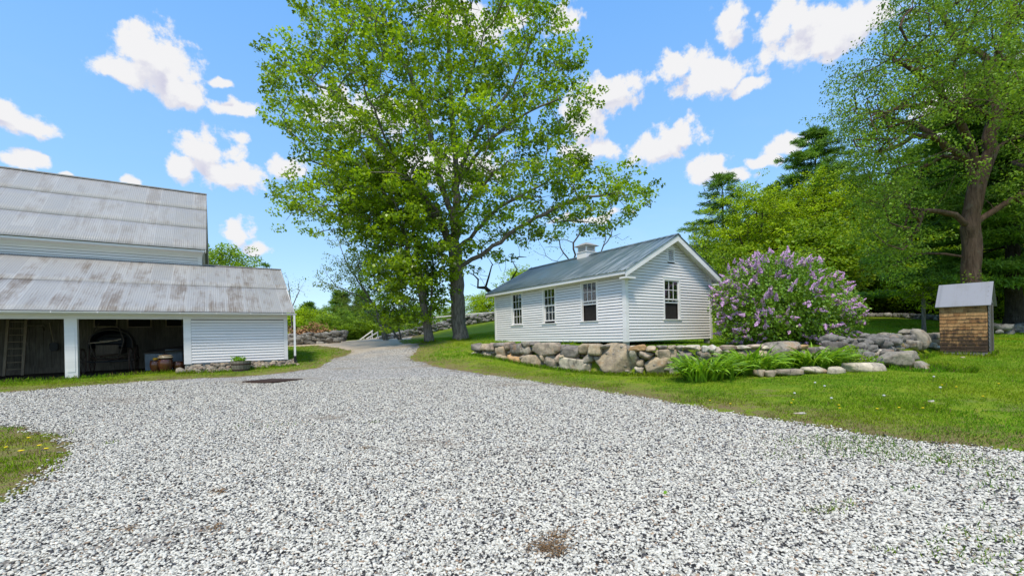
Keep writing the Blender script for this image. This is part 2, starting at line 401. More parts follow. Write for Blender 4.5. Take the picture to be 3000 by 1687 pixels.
# gravel stones lying loose on the drive in front of the camera
N = 235000
px = RNG.uniform(-1.45, 1.35, N * 3); dd = 2.2 + 12.5 * RNG.random(N * 3) ** 1.25
gxp = px * dd; gyp = dd
ok = (np.abs(gxp) < dd * 1.25 + .5) & ((drive_sdf(gxp, gyp) + .12 * RNG.random(N * 3) ** 3 * 2) > .05) & (RNG.random(N * 3) > .8 * dirtmap(gxp, gyp)); gxp, gyp = gxp[ok][:N], gyp[ok][:N]
gzp = hgt(gxp, gyp) + .016
N = len(gxp)
tv = np.array([(-1,-.7,-.5),(.9,-.9,-.5),(1,.8,-.5),(-.8,.9,-.5),(-.6,-.5,.5),(.5,-.7,.45),(.7,.4,.6),(-.5,.6,.4)]) * .5
tf = [(0,3,2,1),(4,5,6,7),(0,1,5,4),(1,2,6,5),(2,3,7,6),(3,0,4,7)]
zd = RNG.normal(0, .33, (N, 3)); zd[:, 2] = 1
R = rot_from(zd, RNG.uniform(0, 6.28, N)); base = .0165 + .0135 * RNG.random(N) + .010 * (RNG.random(N) < .12)
V, Fc = stamp(tv, tf, np.stack([gxp, gyp, gzp + .004], 1), R, np.stack([base * RNG.uniform(.8, 1.4, N), base * RNG.uniform(.7, 1.1, N), base * RNG.uniform(.5, .9, N)], 1))
u = RNG.random(N); lum = np.where(u < .20, RNG.uniform(.015, .07, N), np.where(u < .40, RNG.uniform(.20, .42, N), RNG.uniform(.48, .69, N)))
colr = np.stack([lum * 1.08, lum * 1.01, lum * np.where(u < .2, 1.0, .85)], 1)
tan = RNG.random(N) < .03; colr[tan] = np.array([.42, .30, .2]) * RNG.uniform(.6, 1.1, (tan.sum(), 1))
rgba = np.concatenate([colr, np.ones((N, 1))], 1)
me = np_mesh('gravel_stones', V, Fc, attrs={'tint': ('FACE', rgba.repeat(6, 0))})
tag(link_mesh('gravel_stones', me, colmat('gravel_stone', rough=.8)), 'loose white and grey crushed stones covering the driveway', 'gravel', kind='stuff')

# ------------------------------------------------------------------ grass blades
def grass(name, x, y, hmin, hmax, width, label, dryf=None, seed=0):
    r = np.random.default_rng(seed); N = len(x); z = hgt(x, y) - .01
    zd = r.normal(0, .38, (N, 3)); zd[:, 2] = 1
    R = rot_from(zd, r.uniform(0, 6.28, N))
    tv = np.array([(-.5, 0, 0), (.5, 0, 0), (.3, .12, .55), (0, .42, 1.0), (-.3, .12, .55)])
    h = r.uniform(hmin, hmax, N)
    V, Fc = stamp(tv, [(0, 1, 2, 3, 4)], np.stack([x, y, z], 1), R, np.stack([np.full(N, 1.) * width, h, h], 1))
    k = r.random(N); cl = fbm(x, y, 21, 3, .9) * .5 + .5
    cl2 = np.clip(fbm(x, y, 22, 3, .45) * .5 + .5, 0, 1); c = np.stack([.12 + .10 * k + .16 * cl * cl2, .26 + .16 * k + .05 * cl2, .010 + .014 * k], 1)
    dry = r.random(N) < (dryf if dryf is not None else .05)
    c[dry] = np.array([.27, .21, .09]) * r.uniform(.6, 1.1, (dry.sum(), 1))
    me = np_mesh(name, V, Fc, attrs={'tint': ('FACE', np.concatenate([c, np.ones((N, 1))], 1))})
    return tag(link_mesh(name, me, M['leaf_plain']), label, 'grass', kind='stuff')
def leafmat(name, base=None, var=.35, transl=.45, rough=.5, hue=(1, 1, 1), spec=.3):
    """base None: colour from attribute tint; else base colour modulated by float attribute v"""
    m, t = new_mat(name)
    if base is None: c = t.attr('tint')[0]
    else:
        v = t.attr('v')[2]
        c = t.mix(v, tuple(b * (1 - var) for b in base) + (1,), tuple(min(1, b * (1 + var) * hh) for b, hh in zip(base, hue)) + (1,))
    p = t.n.new('ShaderNodeBsdfPrincipled'); t.put(p.inputs['Base Color'], c); p.inputs['Roughness'].default_value = rough
    p.inputs['Specular IOR Level'].default_value = spec
    tr = t.n.new('ShaderNodeBsdfTranslucent'); t.l.new(t.mix(1.0, c, (1.35, 1.25, .6, 1), 'MULTIPLY'), tr.inputs[0])
    mx = t.n.new('ShaderNodeMixShader'); mx.inputs[0].default_value = transl
    t.l.new(p.outputs[0], mx.inputs[1]); t.l.new(tr.outputs[0], mx.inputs[2])
    o = t.n.new('ShaderNodeOutputMaterial'); t.l.new(mx.outputs[0], o.inputs[0]); return m
M['leaf_plain'] = leafmat('grass_blade', None, transl=.35, spec=.1)
def sample_lawn(n, seed, dmin, dmax, power=1.0):
    r = np.random.default_rng(seed); d = dmin + (dmax - dmin) * r.random(n) ** power; x = r.uniform(-1.25, 1.25, n) * d
    s = drive_sdf(x, d); sp = sdf(x, d, shed_poly)
    edge = np.clip((-s) / 1.2, 0, 1)
    keep = (s < .02 + .14 * r.random(n) ** 2) & (sp < -.0) & (r.random(n) < .10 + .9 * np.clip(edge * .8 + .35 * fbm(x, d, 31, 3, 1.5), 0, 1))
    bare = (fbm(x, d * 1.5, 41, 4, 1.1) > .55) & (-s < 4.5); keep &= ~(bare & (r.random(n) < .8))
    return x[keep], d[keep], -s[keep]
x, y, e = sample_lawn(520000, 1, 3.5, 18, 1.0)
grass('lawn_grass', x, y, .02, .065, .010, 'short mown green grass of the lawns', np.clip(.62 - e * .32, .05, .62), 1)
x, y, e = sample_lawn(260000, 2, 18, 34, 1.0)
grass('far_lawn_grass', x, y, .04, .09, .022, 'short green grass of the far lawns', .03, 2)
# longer grass left by the mower against walls, trunks and the hut
r = np.random.default_rng(14); tx, ty = [], []
def tuft_line(a, b, n, sp):
    t_ = r.random(n); tx.append(a[0] + (b[0] - a[0]) * t_ + r.normal(0, sp, n)); ty.append(a[1] + (b[1] - a[1]) * t_ + r.normal(0, sp, n))
for i in range(len(WALL) - 1):
    a, b = WALL[i], WALL[i + 1]; tuft_line((a[0] - .03, a[1] - .12), (b[0] - .03, b[1] - .12), int(260 * math.hypot(b[0]-a[0], b[1]-a[1])), .06)
for a, b in (((15.25, 15.55), (15.95, 14.62)), ((15.95, 14.62), (16.9, 15.35))): tuft_line(a, b, 260, .05)
a, b = bw(-.3, -.85), bw(3.8, -.80); tuft_line(a, b, 700, .06); a, b = bw(-12, -.12), bw(-.2, -.12); tuft_line(a, b, 1500, .05)
for cx_, cy_, rr_ in ((-2.93, 25, .5), (-4.65, 24.3, .33), (11.2, 12.1, .5), (11.9, 11.8, .4), (1.0, 0, 0)):
    if rr_:
        a_ = r.uniform(0, 6.28, 400); tx.append(cx_ + rr_ * np.cos(a_) * r.uniform(.9, 1.2, 400)); ty.append(cy_ + rr_ * np.sin(a_) * r.uniform(.9, 1.2, 400))
x = np.concatenate(tx); y = np.concatenate(ty)
grass('long_grass', x, y, .07, .19, .016, 'longer grass standing against the walls, trunks and hut', .12, 6)
# clover and plantain patches, and scattered taller clumps
x, y, e = sample_lawn(90000, 7, 4, 17, 1.0); k = fbm(x, y, 51, 3, 1.3) > .35; x, y = x[k][:9000], y[k][:9000]
grass('clumps', x, y, .05, .11, .014, 'taller clumps of grass and weeds in the lawns', .08, 8)
# tufts creeping out over the gravel at the right
r = np.random.default_rng(4); tx, ty = [], []
for X, Y, n, sp in ((2400,1290,260,.30),(2520,1310,420,.34),(2600,1330,320,.3),(2700,1345,300,.3),(2800,1350,220,.24),(2560,1300,300,.3),(2450,1320,160,.3),(2330,1300,60,.2),(2440,1500,40,.07),
   (2550,1287,60,.12),(2400,1500,30,.06),(2750,1610,60,.08),(2820,1640,80,.1),(2980,1590,160,.16),(2950,1400,120,.16),(2920,1440,60,.1),(2480,1480,30,.05),(2310,1340,40,.15),(2860,1370,120,.2),(780,1245,60,.28),(820,1247,60,.3),(1085,1240,24,.08),(320,1300,16,.07),(2990,1680,60,.1),
   (2380,1510,14,.05),(2660,1440,26,.07),(2200,1420,10,.05),(2900,1500,22,.07),(2800,1560,20,.06),(2600,1620,18,.05)):
    c = gnd(X, Y); tx.append(r.normal(c[0], sp * 1.4, n)); ty.append(r.normal(c[1], sp * .7, n))
x = np.concatenate(tx); y = np.concatenate(ty)
grass('gravel_weeds', x, y, .03, .085, .010, 'tufts of weedy grass growing through the gravel', .12, 5)

# ------------------------------------------------------------------ building materials
def mat_paint(name, col, streak=.12):
    m, t = new_mat(name); p = t.obj()
    n = t.noise(scaled(t, p, (1.2, 1.2, .5)), 2.0, 5, .65); f = t.noise(scaled(t, p, (9, 9, 2)), 3, 4, .7)
    c = t.mix(t.rng(n, .35, .75, 0, streak), col + (1,), (.42, .41, .38, 1)); jx = t.voro(scaled(t, p, (.45, .45, 8.7)), 1.0, out=1); c = t.mix(.13, c, t.mix(t.sep(jx)[0], (.35, .34, .32, 1), (.9, .88, .86, 1)))
    c = t.mix(t.rng(f, .66, .8, 0, .35), c, (.35, .34, .31, 1))
    return finish(m, t, c, .55, t.bump(f, .15, .004), spec=.3)
def mat_galv(name, base, lo, hi, rust, rough, rustamt=1.0, metallic=.25, sheet=(.66, 2.2)):
    m, t = new_mat(name); p = t.obj(); x, y, z = t.sep(p)
    ix = t.math('FLOOR', t.math('DIVIDE', x, sheet[0])); iy = t.math('FLOOR', t.math('DIVIDE', z, sheet[1]))
    wn = t.n.new('ShaderNodeTexWhiteNoise'); t.l.new(t.comb(ix, iy, 0), wn.inputs[0]); sh = wn.outputs[0]
    c = t.mix(sh, lo + (1,), hi + (1,))
    blot = t.noise(scaled(t, p, (1, 1, .6)), 1.6, 5, .65); c = t.mix(t.rng(blot, .45, .75, 0, .7), c, base + (1,))
    rn = t.math('ADD', t.math('MULTIPLY', t.noise(scaled(t, p, (1.1, .5, .55)), 1.5, 5, .6), .62), t.math('MULTIPLY', t.noise(scaled(t, p, (13, .7, .7)), 1.6, 5, .7), .38)); rn = t.math('ADD', rn, t.math('MULTIPLY', t.math('SUBTRACT', sh, .5), .16))
    edge = t.math('ABSOLUTE', t.math('SUBTRACT', t.math('FRACT', t.math('DIVIDE', x, sheet[0])), .5))
    rn = t.math('SUBTRACT', rn, t.rng(edge, .36, .5, 0, .15))
    c = t.mix(t.math('MULTIPLY', t.rng(rn, .475, .645), .85 * rustamt), c, rust + (1,))
    c = t.mix(t.rng(edge, .485, .5, 0, .5), c, (.16, .16, .17, 1))
    return finish(m, t, c, t.rng(blot, .3, .7, rough - .1, rough + .12), None, metallic=metallic, spec=.5)
def mat_wood(name, a, b, scale=1.0, axis=(8, 8, .6)):
    m, t = new_mat(name); p = t.obj(); n = t.noise(scaled(t, p, axis), 3 * scale, 5, .7, .4); k = t.noise(p, 1.2, 3)
    inf = t.info()[5] if len(t.info()) > 5 else 0.5
    c = t.mix(t.rng(n, .3, .7), a + (1,), b + (1,)); c = t.mix(t.rng(k, .35, .7, 0, .5), c, tuple(q * .5 for q in a) + (1,))
    return finish(m, t, c, .8, t.bump(n, .4, .01), spec=.2)
def mat_flat(name, col, rough=.6, metallic=0, spec=.3, bumpy=0):
    m, t = new_mat(name); n = t.noise(t.obj(), 9, 4, .65)
    c = t.mix(t.rng(n, .3, .7), tuple(q * .75 for q in col) + (1,), tuple(min(1, q * 1.15) for q in col) + (1,))
    return finish(m, t, c, rough, t.bump(n, bumpy, .01) if bumpy else None, metallic, spec)
M['paint'] = mat_paint('white_house_paint', (.76, .72, .70)); M['trim'] = mat_paint('white_trim_paint', (.76, .73, .71), .06)
M['barn_paint'] = mat_paint('white_barn_paint', (.76, .725, .705), .1)
M['barn_roof'] = mat_galv('weathered_galvanised', (.32, .31, .30), (.27, .265, .26), (.36, .35, .34), (.15, .115, .085), .62, metallic=0)
M['barn_roof_up'] = mat_galv('galvanised_upper', (.32, .31, .30), (.28, .275, .27), (.37, .36, .35), (.17, .14, .115), .62, .6, 0)
def mat_houseroof():
    m, t = new_mat('blue_green_metal_roof'); p = t.obj()
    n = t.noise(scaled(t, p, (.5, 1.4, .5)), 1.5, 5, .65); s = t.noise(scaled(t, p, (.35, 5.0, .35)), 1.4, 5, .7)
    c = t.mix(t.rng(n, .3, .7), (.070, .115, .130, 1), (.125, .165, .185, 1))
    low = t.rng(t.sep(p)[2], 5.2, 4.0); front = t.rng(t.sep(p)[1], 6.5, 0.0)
    c = t.mix(t.math('MULTIPLY', t.rng(s, .45, .60), t.math('MULTIPLY', front, t.math('ADD', .35, t.math('MULTIPLY', low, .6)))), c, (.55, .58, .62, 1))  # reflective whitish patches painted into the colour, strongest near front and eave
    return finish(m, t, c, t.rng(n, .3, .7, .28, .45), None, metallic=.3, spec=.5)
M['house_roof'] = mat_houseroof()
M['grey_wood'] = mat_wood('weathered_grey_boards', (.17, .145, .115), (.30, .265, .22))
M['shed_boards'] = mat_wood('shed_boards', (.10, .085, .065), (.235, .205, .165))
M['dark_wood'] = mat_wood('dark_old_wood', (.045, .035, .028), (.10, .08, .06))
M['old_timber'] = mat_wood('old_timber', (.24, .19, .13), (.38, .31, .23))
M['blackened'] = mat_flat('blackened_iron', (.03, .03, .032), .5, .4)
M['leather'] = mat_flat('cracked_black_leather', (.018, .018, .02), .55)
M['iron'] = mat_flat('rusty_iron', (.07, .04, .03), .75, .3, bumpy=.5)
M['concrete'] = mat_flat('concrete', (.38, .36, .32), .85, bumpy=.5)
M['screen'] = mat_flat('insect_screen', (.018, .015, .013), .8)
def mat_glass():
    m, t = new_mat('window_glass'); gl = t.n.new('ShaderNodeBsdfGlossy'); gl.inputs['Roughness'].default_value = .04
    tr = t.n.new('ShaderNodeBsdfTransparent'); tr.inputs[0].default_value = (.75, .78, .8, 1)
    lw = t.n.new('ShaderNodeLayerWeight'); lw.inputs[0].default_value = .35
    mx = t.n.new('ShaderNodeMixShader'); t.l.new(t.rng(lw.outputs[0], 0, 1, .10, .8), mx.inputs[0])
    t.l.new(tr.outputs[0], mx.inputs[1]); t.l.new(gl.outputs[0], mx.inputs[2])
    o = t.n.new('ShaderNodeOutputMaterial'); t.l.new(mx.outputs[0], o.inputs[0]); return m
M['glass'] = mat_glass()
ANG = math.atan2(.559, .829)

def clap(mb, place, z0, z1, exp, span, openings=(), jit=.0015):
    """boards with open grooves shaped to stand for lap shadows; span(z)->(u0,u1)"""
    n = max(1, round((z1 - z0) / exp)); e = (z1 - z0) / n
    for i in range(n):
        a, b = z0 + i * e, z0 + (i + 1) * e
        s0, s1 = span(a), span(b); mid = (a + b) / 2
        cuts = sorted([(o[0], o[1]) for o in openings if o[2] < mid + .02 and o[3] > mid - .02])
        segs = []; cur = (max(s0[0], -99), max(s1[0], -99))
        L0, L1 = s0[0], s1[0]
        for ca, cb in cuts: segs.append((L0, L1, ca, ca)); L0 = L1 = cb
        segs.append((L0, L1, s0[1], s1[1]))
        dz = random.uniform(-jit, jit)
        for (p0, p1, q0, q1) in segs:
            if q0 - p0 < .02: continue
            q1 = max(q1, p1 + .001)
            vs = [place(p0, .040, a + dz), place(q0, .040, a + dz), place(q1, .012, b - .013), place(p1, .012, b - .013),
                  place(p0, -.004, a + dz), place(q0, -.004, a + dz), place(q1, -.004, b - .013), place(p1, -.004, b - .013)]  # open groove above each board imitates the shadow line of a lap
            mb.add(vs, [(0,1,2,3),(7,6,5,4),(0,4,5,1),(1,5,6,2),(2,6,7,3),(3,7,4,0)])
def pbox(mb, place, u0, u1, o0, o1, z0, z1):
    vs = [place(u, o, z) for z in (z0, z1) for (u, o) in ((u0, o0), (u1, o0), (u1, o1), (u0, o1))]
    return mb.add(vs, [(0,3,2,1),(4,5,6,7),(0,1,5,4),(1,2,6,5),(2,3,7,6),(3,0,4,7)])
def corr_sheet(x0, x1, e, r, wave=.076, amp=.0045, th=.004, rows=6, lap=None, sag=0.0):
    """corrugated sheet between eave point e=(y,z) and ridge point r=(y,z), corrugation along x"""
    n = int((x1 - x0) / wave * 6); X = np.linspace(x0, x1, n + 1); T = np.linspace(0, 1, rows + 1)
    L = math.hypot(r[0]-e[0], r[1]-e[1]); ny, nz = -(r[1]-e[1]) / L, (r[0]-e[0]) / L
    if nz < 0: ny, nz = -ny, -nz
    XX, TT = np.meshgrid(X, T); off = amp * np.sin(XX * 2 * math.pi / wave) + .006 * fbm(XX, TT * L, 2, 2, 1.1) + sag * np.sin(TT * math.pi)
    if lap is not None: off = off + .012 * (np.mod(TT * L, lap) / lap < .5) * 0 - .016 * ((TT * L) / lap - np.floor(TT * L / lap))
    Y = e[0] + (r[0]-e[0]) * TT + ny * off; Z = e[1] + (r[1]-e[1]) * TT + nz * off
    V = np.stack([XX, Y, Z], 2).reshape(-1, 3); V2 = V - np.array([0, ny * th, nz * th])
    fc = grid_faces(n + 1, rows + 1); k = len(V)
    Fx = [fc, fc[:, ::-1] + k]
    def rim(idx): return np.stack([idx[:-1], idx[:-1] + k, idx[1:] + k, idx[1:]], 1)
    w_ = n + 1
    Fx += [rim(np.arange(w_)), rim(np.arange(w_)[::-1] + rows * w_), rim(np.arange(rows + 1)[::-1] * w_), rim(np.arange(rows + 1) * w_ + n)]
    return np.concatenate([V, V2]), np.concatenate(Fx)
def sheets(name, parts, mat, parent):
    Vs, Fs, b = [], [], 0
    for V, Fc in parts: Vs.append(V); Fs.append(Fc + b); b += len(V)
    return link_mesh(name, np_mesh(name, np.concatenate(Vs), np.concatenate(Fs), smooth=False), mat, parent)
def lapped(x0, x1, e, r, n, **k):
    """n rows of sheets overlapping like shingles"""
    out = []; e = np.array(e, float); r = np.array(r, float); d = (r - e) / n; u = d / np.linalg.norm(d); nn = np.array([-u[1], u[0]]);
    if nn[1] < 0: nn = -nn
    for i in range(n):
        a = e + d * i + nn * .007; b = e + d * (i + 1) + u * .08 * (i < n - 1) 
        out.append(corr_sheet(x0, x1, tuple(a), tuple(b), **k))
    return out
# ---- windows
def window(parent, place, u0, u1, z0, z1, raised=0.0, label=None):
    c = .085; mb = MB()
    pbox(mb, place, u0 - c, u0, -.05, .034, z0 - .02, z1); pbox(mb, place, u1, u1 + c, -.05, .034, z0 - .02, z1)
    pbox(mb, place, u0 - c, u1 + c, -.05, .036, z1, z1 + .10); pbox(mb, place, u0 - c - .015, u1 + c + .015, -.05, .05, z1 + .10, z1 + .125)
    wn = mb.build('window', M['trim'], parent)
    if label: wn['label'] = label
    pbox(MB(), place, 0, 0, 0, 0, 0, 0)
    s = MB(); pbox(s, place, u0 - c - .03, u1 + c + .03, -.05, .07, z0 - .055, z0 - .021); s.build('sill', M['trim'], wn)
    mid = (z0 + z1) / 2; st = .045
    def sash(zb, zt, o, nm):
        m_ = MB()
        pbox(m_, place, u0 + .002, u0 + st, o - .035, o, zb, zt); pbox(m_, place, u1 - st, u1 - .002, o - .035, o, zb, zt)
        pbox(m_, place, u0 + st, u1 - st, o - .034, o - .001, zb, zb + .05); pbox(m_, place, u0 + st, u1 - st, o - .034, o - .001, zt - .04, zt)
        W = (u1 - u0 - 2 * st); zz0, zz1 = zb + .05, zt - .04
        for i in (1, 2): pbox(m_, place, u0 + st + W * i / 3 - .011, u0 + st + W * i / 3 + .011, o - .028, o - .004, zz0, zz1)
        pbox(m_, place, u0 + st, u1 - st, o - .027, o - .005, (zz0 + zz1) / 2 - .011, (zz0 + zz1) / 2 + .011)
        m_.build('sash', M['trim'], wn)
        g_ = MB(); pbox(g_, place, u0 + st, u1 - st, o - .018, o - .014, zz0, zz1); g_.build('pane', M['glass'], wn)
    sash(mid - .02, z1 - .002, -.005, 'u'); sash(z0 + .002 + raised, mid + .02 + raised, -.046, 'l')
    if raised > .3:
        q = MB(); pbox(q, place, u0 + .004, u1 - .004, -.060 + .035, -.022, z0, z0 + .02)
        q2 = MB(); pbox(q2, place, u0 + .02, u1 - .02, -.096, -.092, z0, z0 + raised); q2.build('screen', M['screen'], wn)
    return wn

# ================================================================== small white house
HO = Vector((4.1495, 15.9))
HW, HL, ZB, ZP = 5.36, 8.93, 1.365, 3.95
house = empty('house', (HO.x, HO.y, 0), ANG, 'small white clapboard house with blue green metal roof standing on piers behind the stone wall', 'house')
P_g = lambda u, o, z: (u, -o, z); P_s = lambda u, o, z: (-o, u, z)
P_gb = lambda u, o, z: (u, HL + o, z); P_sb = lambda u, o, z: (HW + o, u, z)
AP = 5.50; slope = (AP - 4.11) / (HW / 2)
wz0, wz1 = 2.22, 3.74
wg = [(2.22, 3.14)]; wsd = [(6.47, 7.36), (3.98, 4.80), (1.44, 2.27)]
wsd = [(6.50, 7.33), (3.99, 4.78), (1.45, 2.25)]
def gspan(z):
    k = max(0, (z - 4.11 + .10) / slope); return (.11 if k < .11 else k, HW - .11 if k < .11 else HW - k)
wall = MB()
gop = [(a - .085, b + .085, wz0 - .05, wz1 + .12) for a, b in wg] + [(2.44, 2.90, 4.46, 5.02)]
sop = [(a - .085, b + .085, wz0 - .05, wz1 + .12) for a, b in wsd]
clap(wall, P_g, ZB + .03, 5.42, .1125, gspan, gop)
clap(wall, P_s, ZB + .03, ZP, .1125, lambda z: (.11, HL - .11), sop)
clap(wall, P_gb, ZB + .03, 5.42, .1125, gspan); clap(wall, P_sb, ZB + .03, ZP, .1125, lambda z: (.11, HL - .11))
wall.build('wall', M['paint'], house)
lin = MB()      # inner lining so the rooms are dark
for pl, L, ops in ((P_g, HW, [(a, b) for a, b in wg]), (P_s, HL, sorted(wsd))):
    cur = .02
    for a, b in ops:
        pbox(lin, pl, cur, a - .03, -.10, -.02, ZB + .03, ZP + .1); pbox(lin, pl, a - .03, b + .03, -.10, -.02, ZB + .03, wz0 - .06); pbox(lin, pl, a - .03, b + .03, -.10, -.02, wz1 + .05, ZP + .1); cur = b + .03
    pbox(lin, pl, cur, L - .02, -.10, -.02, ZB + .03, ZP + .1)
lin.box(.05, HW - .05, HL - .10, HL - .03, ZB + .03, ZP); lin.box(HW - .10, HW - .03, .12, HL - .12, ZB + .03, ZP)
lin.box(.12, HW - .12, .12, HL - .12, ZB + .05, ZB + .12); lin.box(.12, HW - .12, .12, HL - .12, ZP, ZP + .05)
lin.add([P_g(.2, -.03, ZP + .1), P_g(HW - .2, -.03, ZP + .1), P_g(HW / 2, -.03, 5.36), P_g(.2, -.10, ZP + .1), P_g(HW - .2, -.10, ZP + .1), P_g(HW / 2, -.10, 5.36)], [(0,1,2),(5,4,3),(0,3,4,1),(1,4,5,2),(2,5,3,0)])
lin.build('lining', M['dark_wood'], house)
tr = MB()
for pl, L in ((P_g, HW), (P_s, HL), (P_gb, HW), (P_sb, HL)):
    e = .045 if pl in (P_g, P_gb) else 0.0
    pbox(tr, pl, -.045 if e else .0, .115, 0, .045, ZB, ZP + (.05 if e else 0)); pbox(tr, pl, L - .115, L + (.045 if e else 0), 0, .045, ZB, ZP + (.05 if e else 0))
    pbox(tr, pl, .116, L - .116, -.03, .024, ZB - .12 if pl in (P_g, P_s) else ZB, ZB + .03) if False else pbox(tr, pl, .116, L - .116, -.03, .024, ZB, ZB + .03)
tr.build('corner_boards', M['trim'], house)
# rake boards, returns, soffit, eave fascia
OV, OF = .34, .34
zE = 4.11 - slope * OV
ra = MB()
for s_ in (0, 1):
    f_ = (lambda x: x) if s_ == 0 else (lambda x: HW - x)
    for y0, y1 in ((-OF - .012, -OF + .02), (HL + .40, HL + .44)):
        poly = [(f_(-OV), zE - .03), (f_(HW / 2), AP - .03), (f_(HW / 2), AP - .25), (f_(-OV + .0), zE - .25)]
        if s_: poly = poly[::-1]
        ra.prism(poly, y0, y1)
    # soffit boards under the rake overhang
    poly = [(f_(-OV + .02), zE - .10), (f_(HW / 2), AP - .10), (f_(HW / 2), AP - .13), (f_(-OV + .02), zE - .13)]
    if s_: poly = poly[::-1]
    ra.prism(poly, -OF + .021, HL + .399)
    x0, x1 = (-OV, .16) if s_ == 0 else (HW - .16, HW + OV)
    ra.box(x0 + .003, x1, -OF - .02, -.031, zE - .30, zE - .245)
    xa, xb = (-OV - .02, -OV + .012) if s_ == 0 else (HW + OV - .012, HW + OV + .02)
    ra.box(xa, xb, -OF + .02, HL + .40, zE - .16, zE - .03)
    xa, xb = (-OV + .012, -.031) if s_ == 0 else (HW + .031, HW + OV - .012)
    ra.box(xa, xb, -.03, HL + .38, zE - .15, zE - .125)
    xa, xb = (-.055, -.022) if s_ == 0 else (HW + .022, HW + .055)
    ra.box(xa, xb, .0, HL, ZP - .10, zE - .151 + .09)
ra.build('rake_trim', M['trim'], house)
rf = empty('roof', parent=None) if False else None
roof_parts = []
Vr, Fr = [], []
def houseroof():
    out = []
    for s_ in (0, 1):
        n = int((HL + .82) / .085 * 4); Yv = np.linspace(-OF - .04, HL + .44, n + 1); T = np.linspace(0, 1, 5)
        YY, TT = np.meshgrid(Yv, T); x = -OV - .05 + (HW / 2 + OV + .05) * TT; zz = zE - .05 * slope + (AP - zE + .05 * slope) * TT
        off = .006 * np.maximum(0, np.sin(YY * 2 * math.pi / .17)) ** 3 + .003 * fbm(YY, x, 8, 2, 1.0) + .016
        if s_: x = HW - x
        V = np.stack([x, YY, zz + off], 2).reshape(-1, 3); V2 = V - np.array([0, 0, .03]); k = len(V); fc = grid_faces(n + 1, 5); w_ = n + 1
        def rim(idx): return np.stack([idx[:-1], idx[:-1] + k, idx[1:] + k, idx[1:]], 1)
        out.append((np.concatenate([V, V2]), np.concatenate([fc, fc[:, ::-1] + k, rim(np.arange(w_)), rim(np.arange(w_)[::-1] + 4 * w_), rim(np.arange(5)[::-1] * w_), rim(np.arange(5) * w_ + n)])))
    return out
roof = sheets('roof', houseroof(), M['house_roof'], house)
cap = MB()
for s_ in (-1, 1):
    cap.prism([(HW/2, AP + .045), (HW/2 + s_ * .16, AP + .045 - .16 * slope), (HW/2 + s_ * .16, AP + .030 - .16 * slope), (HW/2, AP + .03)][::s_], -OF - .045, HL + .445)
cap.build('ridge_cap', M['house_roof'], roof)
for i, ((a, b), r_, pl) in enumerate([(wsd[0], 0, P_s), (wsd[1], .07, P_s), (wsd[2], .62, P_s), (wg[0], .62, P_g)]):
    window(house, pl, a, b, wz0, wz1, r_, ['closed six over six window', 'window with its lower sash barely raised', 'window open halfway over a dark screen', 'gable window open halfway over a dark screen'][i])
# gable vent
v = MB()
for a in ((2.44, 2.50), (2.84, 2.90)): pbox(v, P_g, a[0], a[1], -.05, .035, 4.46, 5.02)
pbox(v, P_g, 2.44, 2.90, -.05, .037, 5.021, 5.10); pbox(v, P_g, 2.50, 2.84, -.05, .035, 4.95, 5.02); pbox(v, P_g, 2.50, 2.84, -.05, .038, 4.46, 4.52)
gv = v.build('gable_vent', M['trim'], house)
v = MB()
for k in range(5):
    z = 4.56 + k * .08; v.add([P_g(2.50, .025, z), P_g(2.84, .025, z), P_g(2.84, -.03, z + .05), P_g(2.50, -.03, z + .05), P_g(2.50, .025, z - .012), P_g(2.84, .025, z - .012), P_g(2.84, -.03, z + .038), P_g(2.50, -.03, z + .038)], [(0,1,2,3),(7,6,5,4),(0,4,5,1),(2,6,7,3),(1,5,6,2),(3,7,4,0)])
v.build('louvre', M['trim'], gv)
v = MB(); pbox(v, P_g, 2.50, 2.84, -.06, -.05, 4.5, 4.97); v.build('backing', M['screen'], gv)
# cupola
cx, cy = HW / 2, 4.75
v = MB(); q = .33
v.add([(cx-q,cy-q,AP-.42),(cx+q,cy-q,AP-.42),(cx+q,cy+q,AP-.42),(cx-q,cy+q,AP-.42),(cx-q,cy-q,AP+.12),(cx+q,cy-q,AP+.12),(cx+q,cy+q,AP+.12),(cx-q,cy+q,AP+.12)],
      [(0,3,2,1),(4,5,6,7),(0,1,5,4),(1,2,6,5),(2,3,7,6),(3,0,4,7)])
cu = v.build('cupola', M['trim'], house)
v = MB(); v.box(cx-.36,cx+.36,cy-.36,cy+.36,AP+.12,AP+.15)
for sx in (-1, 1):
    for sy in (-1, 1): v.box(cx+sx*.27-.03,cx+sx*.27+.03,cy+sy*.27-.03,cy+sy*.27+.03,AP+.15,AP+.40)
v.box(cx-.31,cx+.31,cy-.31,cy+.31,AP+.40,AP+.43); v.build('cupola_frame', M['trim'], cu)
v = MB()
for k in range(5):
    z = AP + .165 + k * .047
    v.add([(cx-.29,cy-.29,z),(cx+.29,cy-.29,z),(cx+.29,cy+.29,z),(cx-.29,cy+.29,z),(cx-.24,cy-.24,z+.04),(cx+.24,cy-.24,z+.04),(cx+.24,cy+.24,z+.04),(cx-.24,cy+.24,z+.04)],
          [(0,3,2,1),(4,5,6,7),(0,1,5,4),(1,2,6,5),(2,3,7,6),(3,0,4,7)])
v.build('louvre', M['trim'], cu)
v = MB(); e = .43
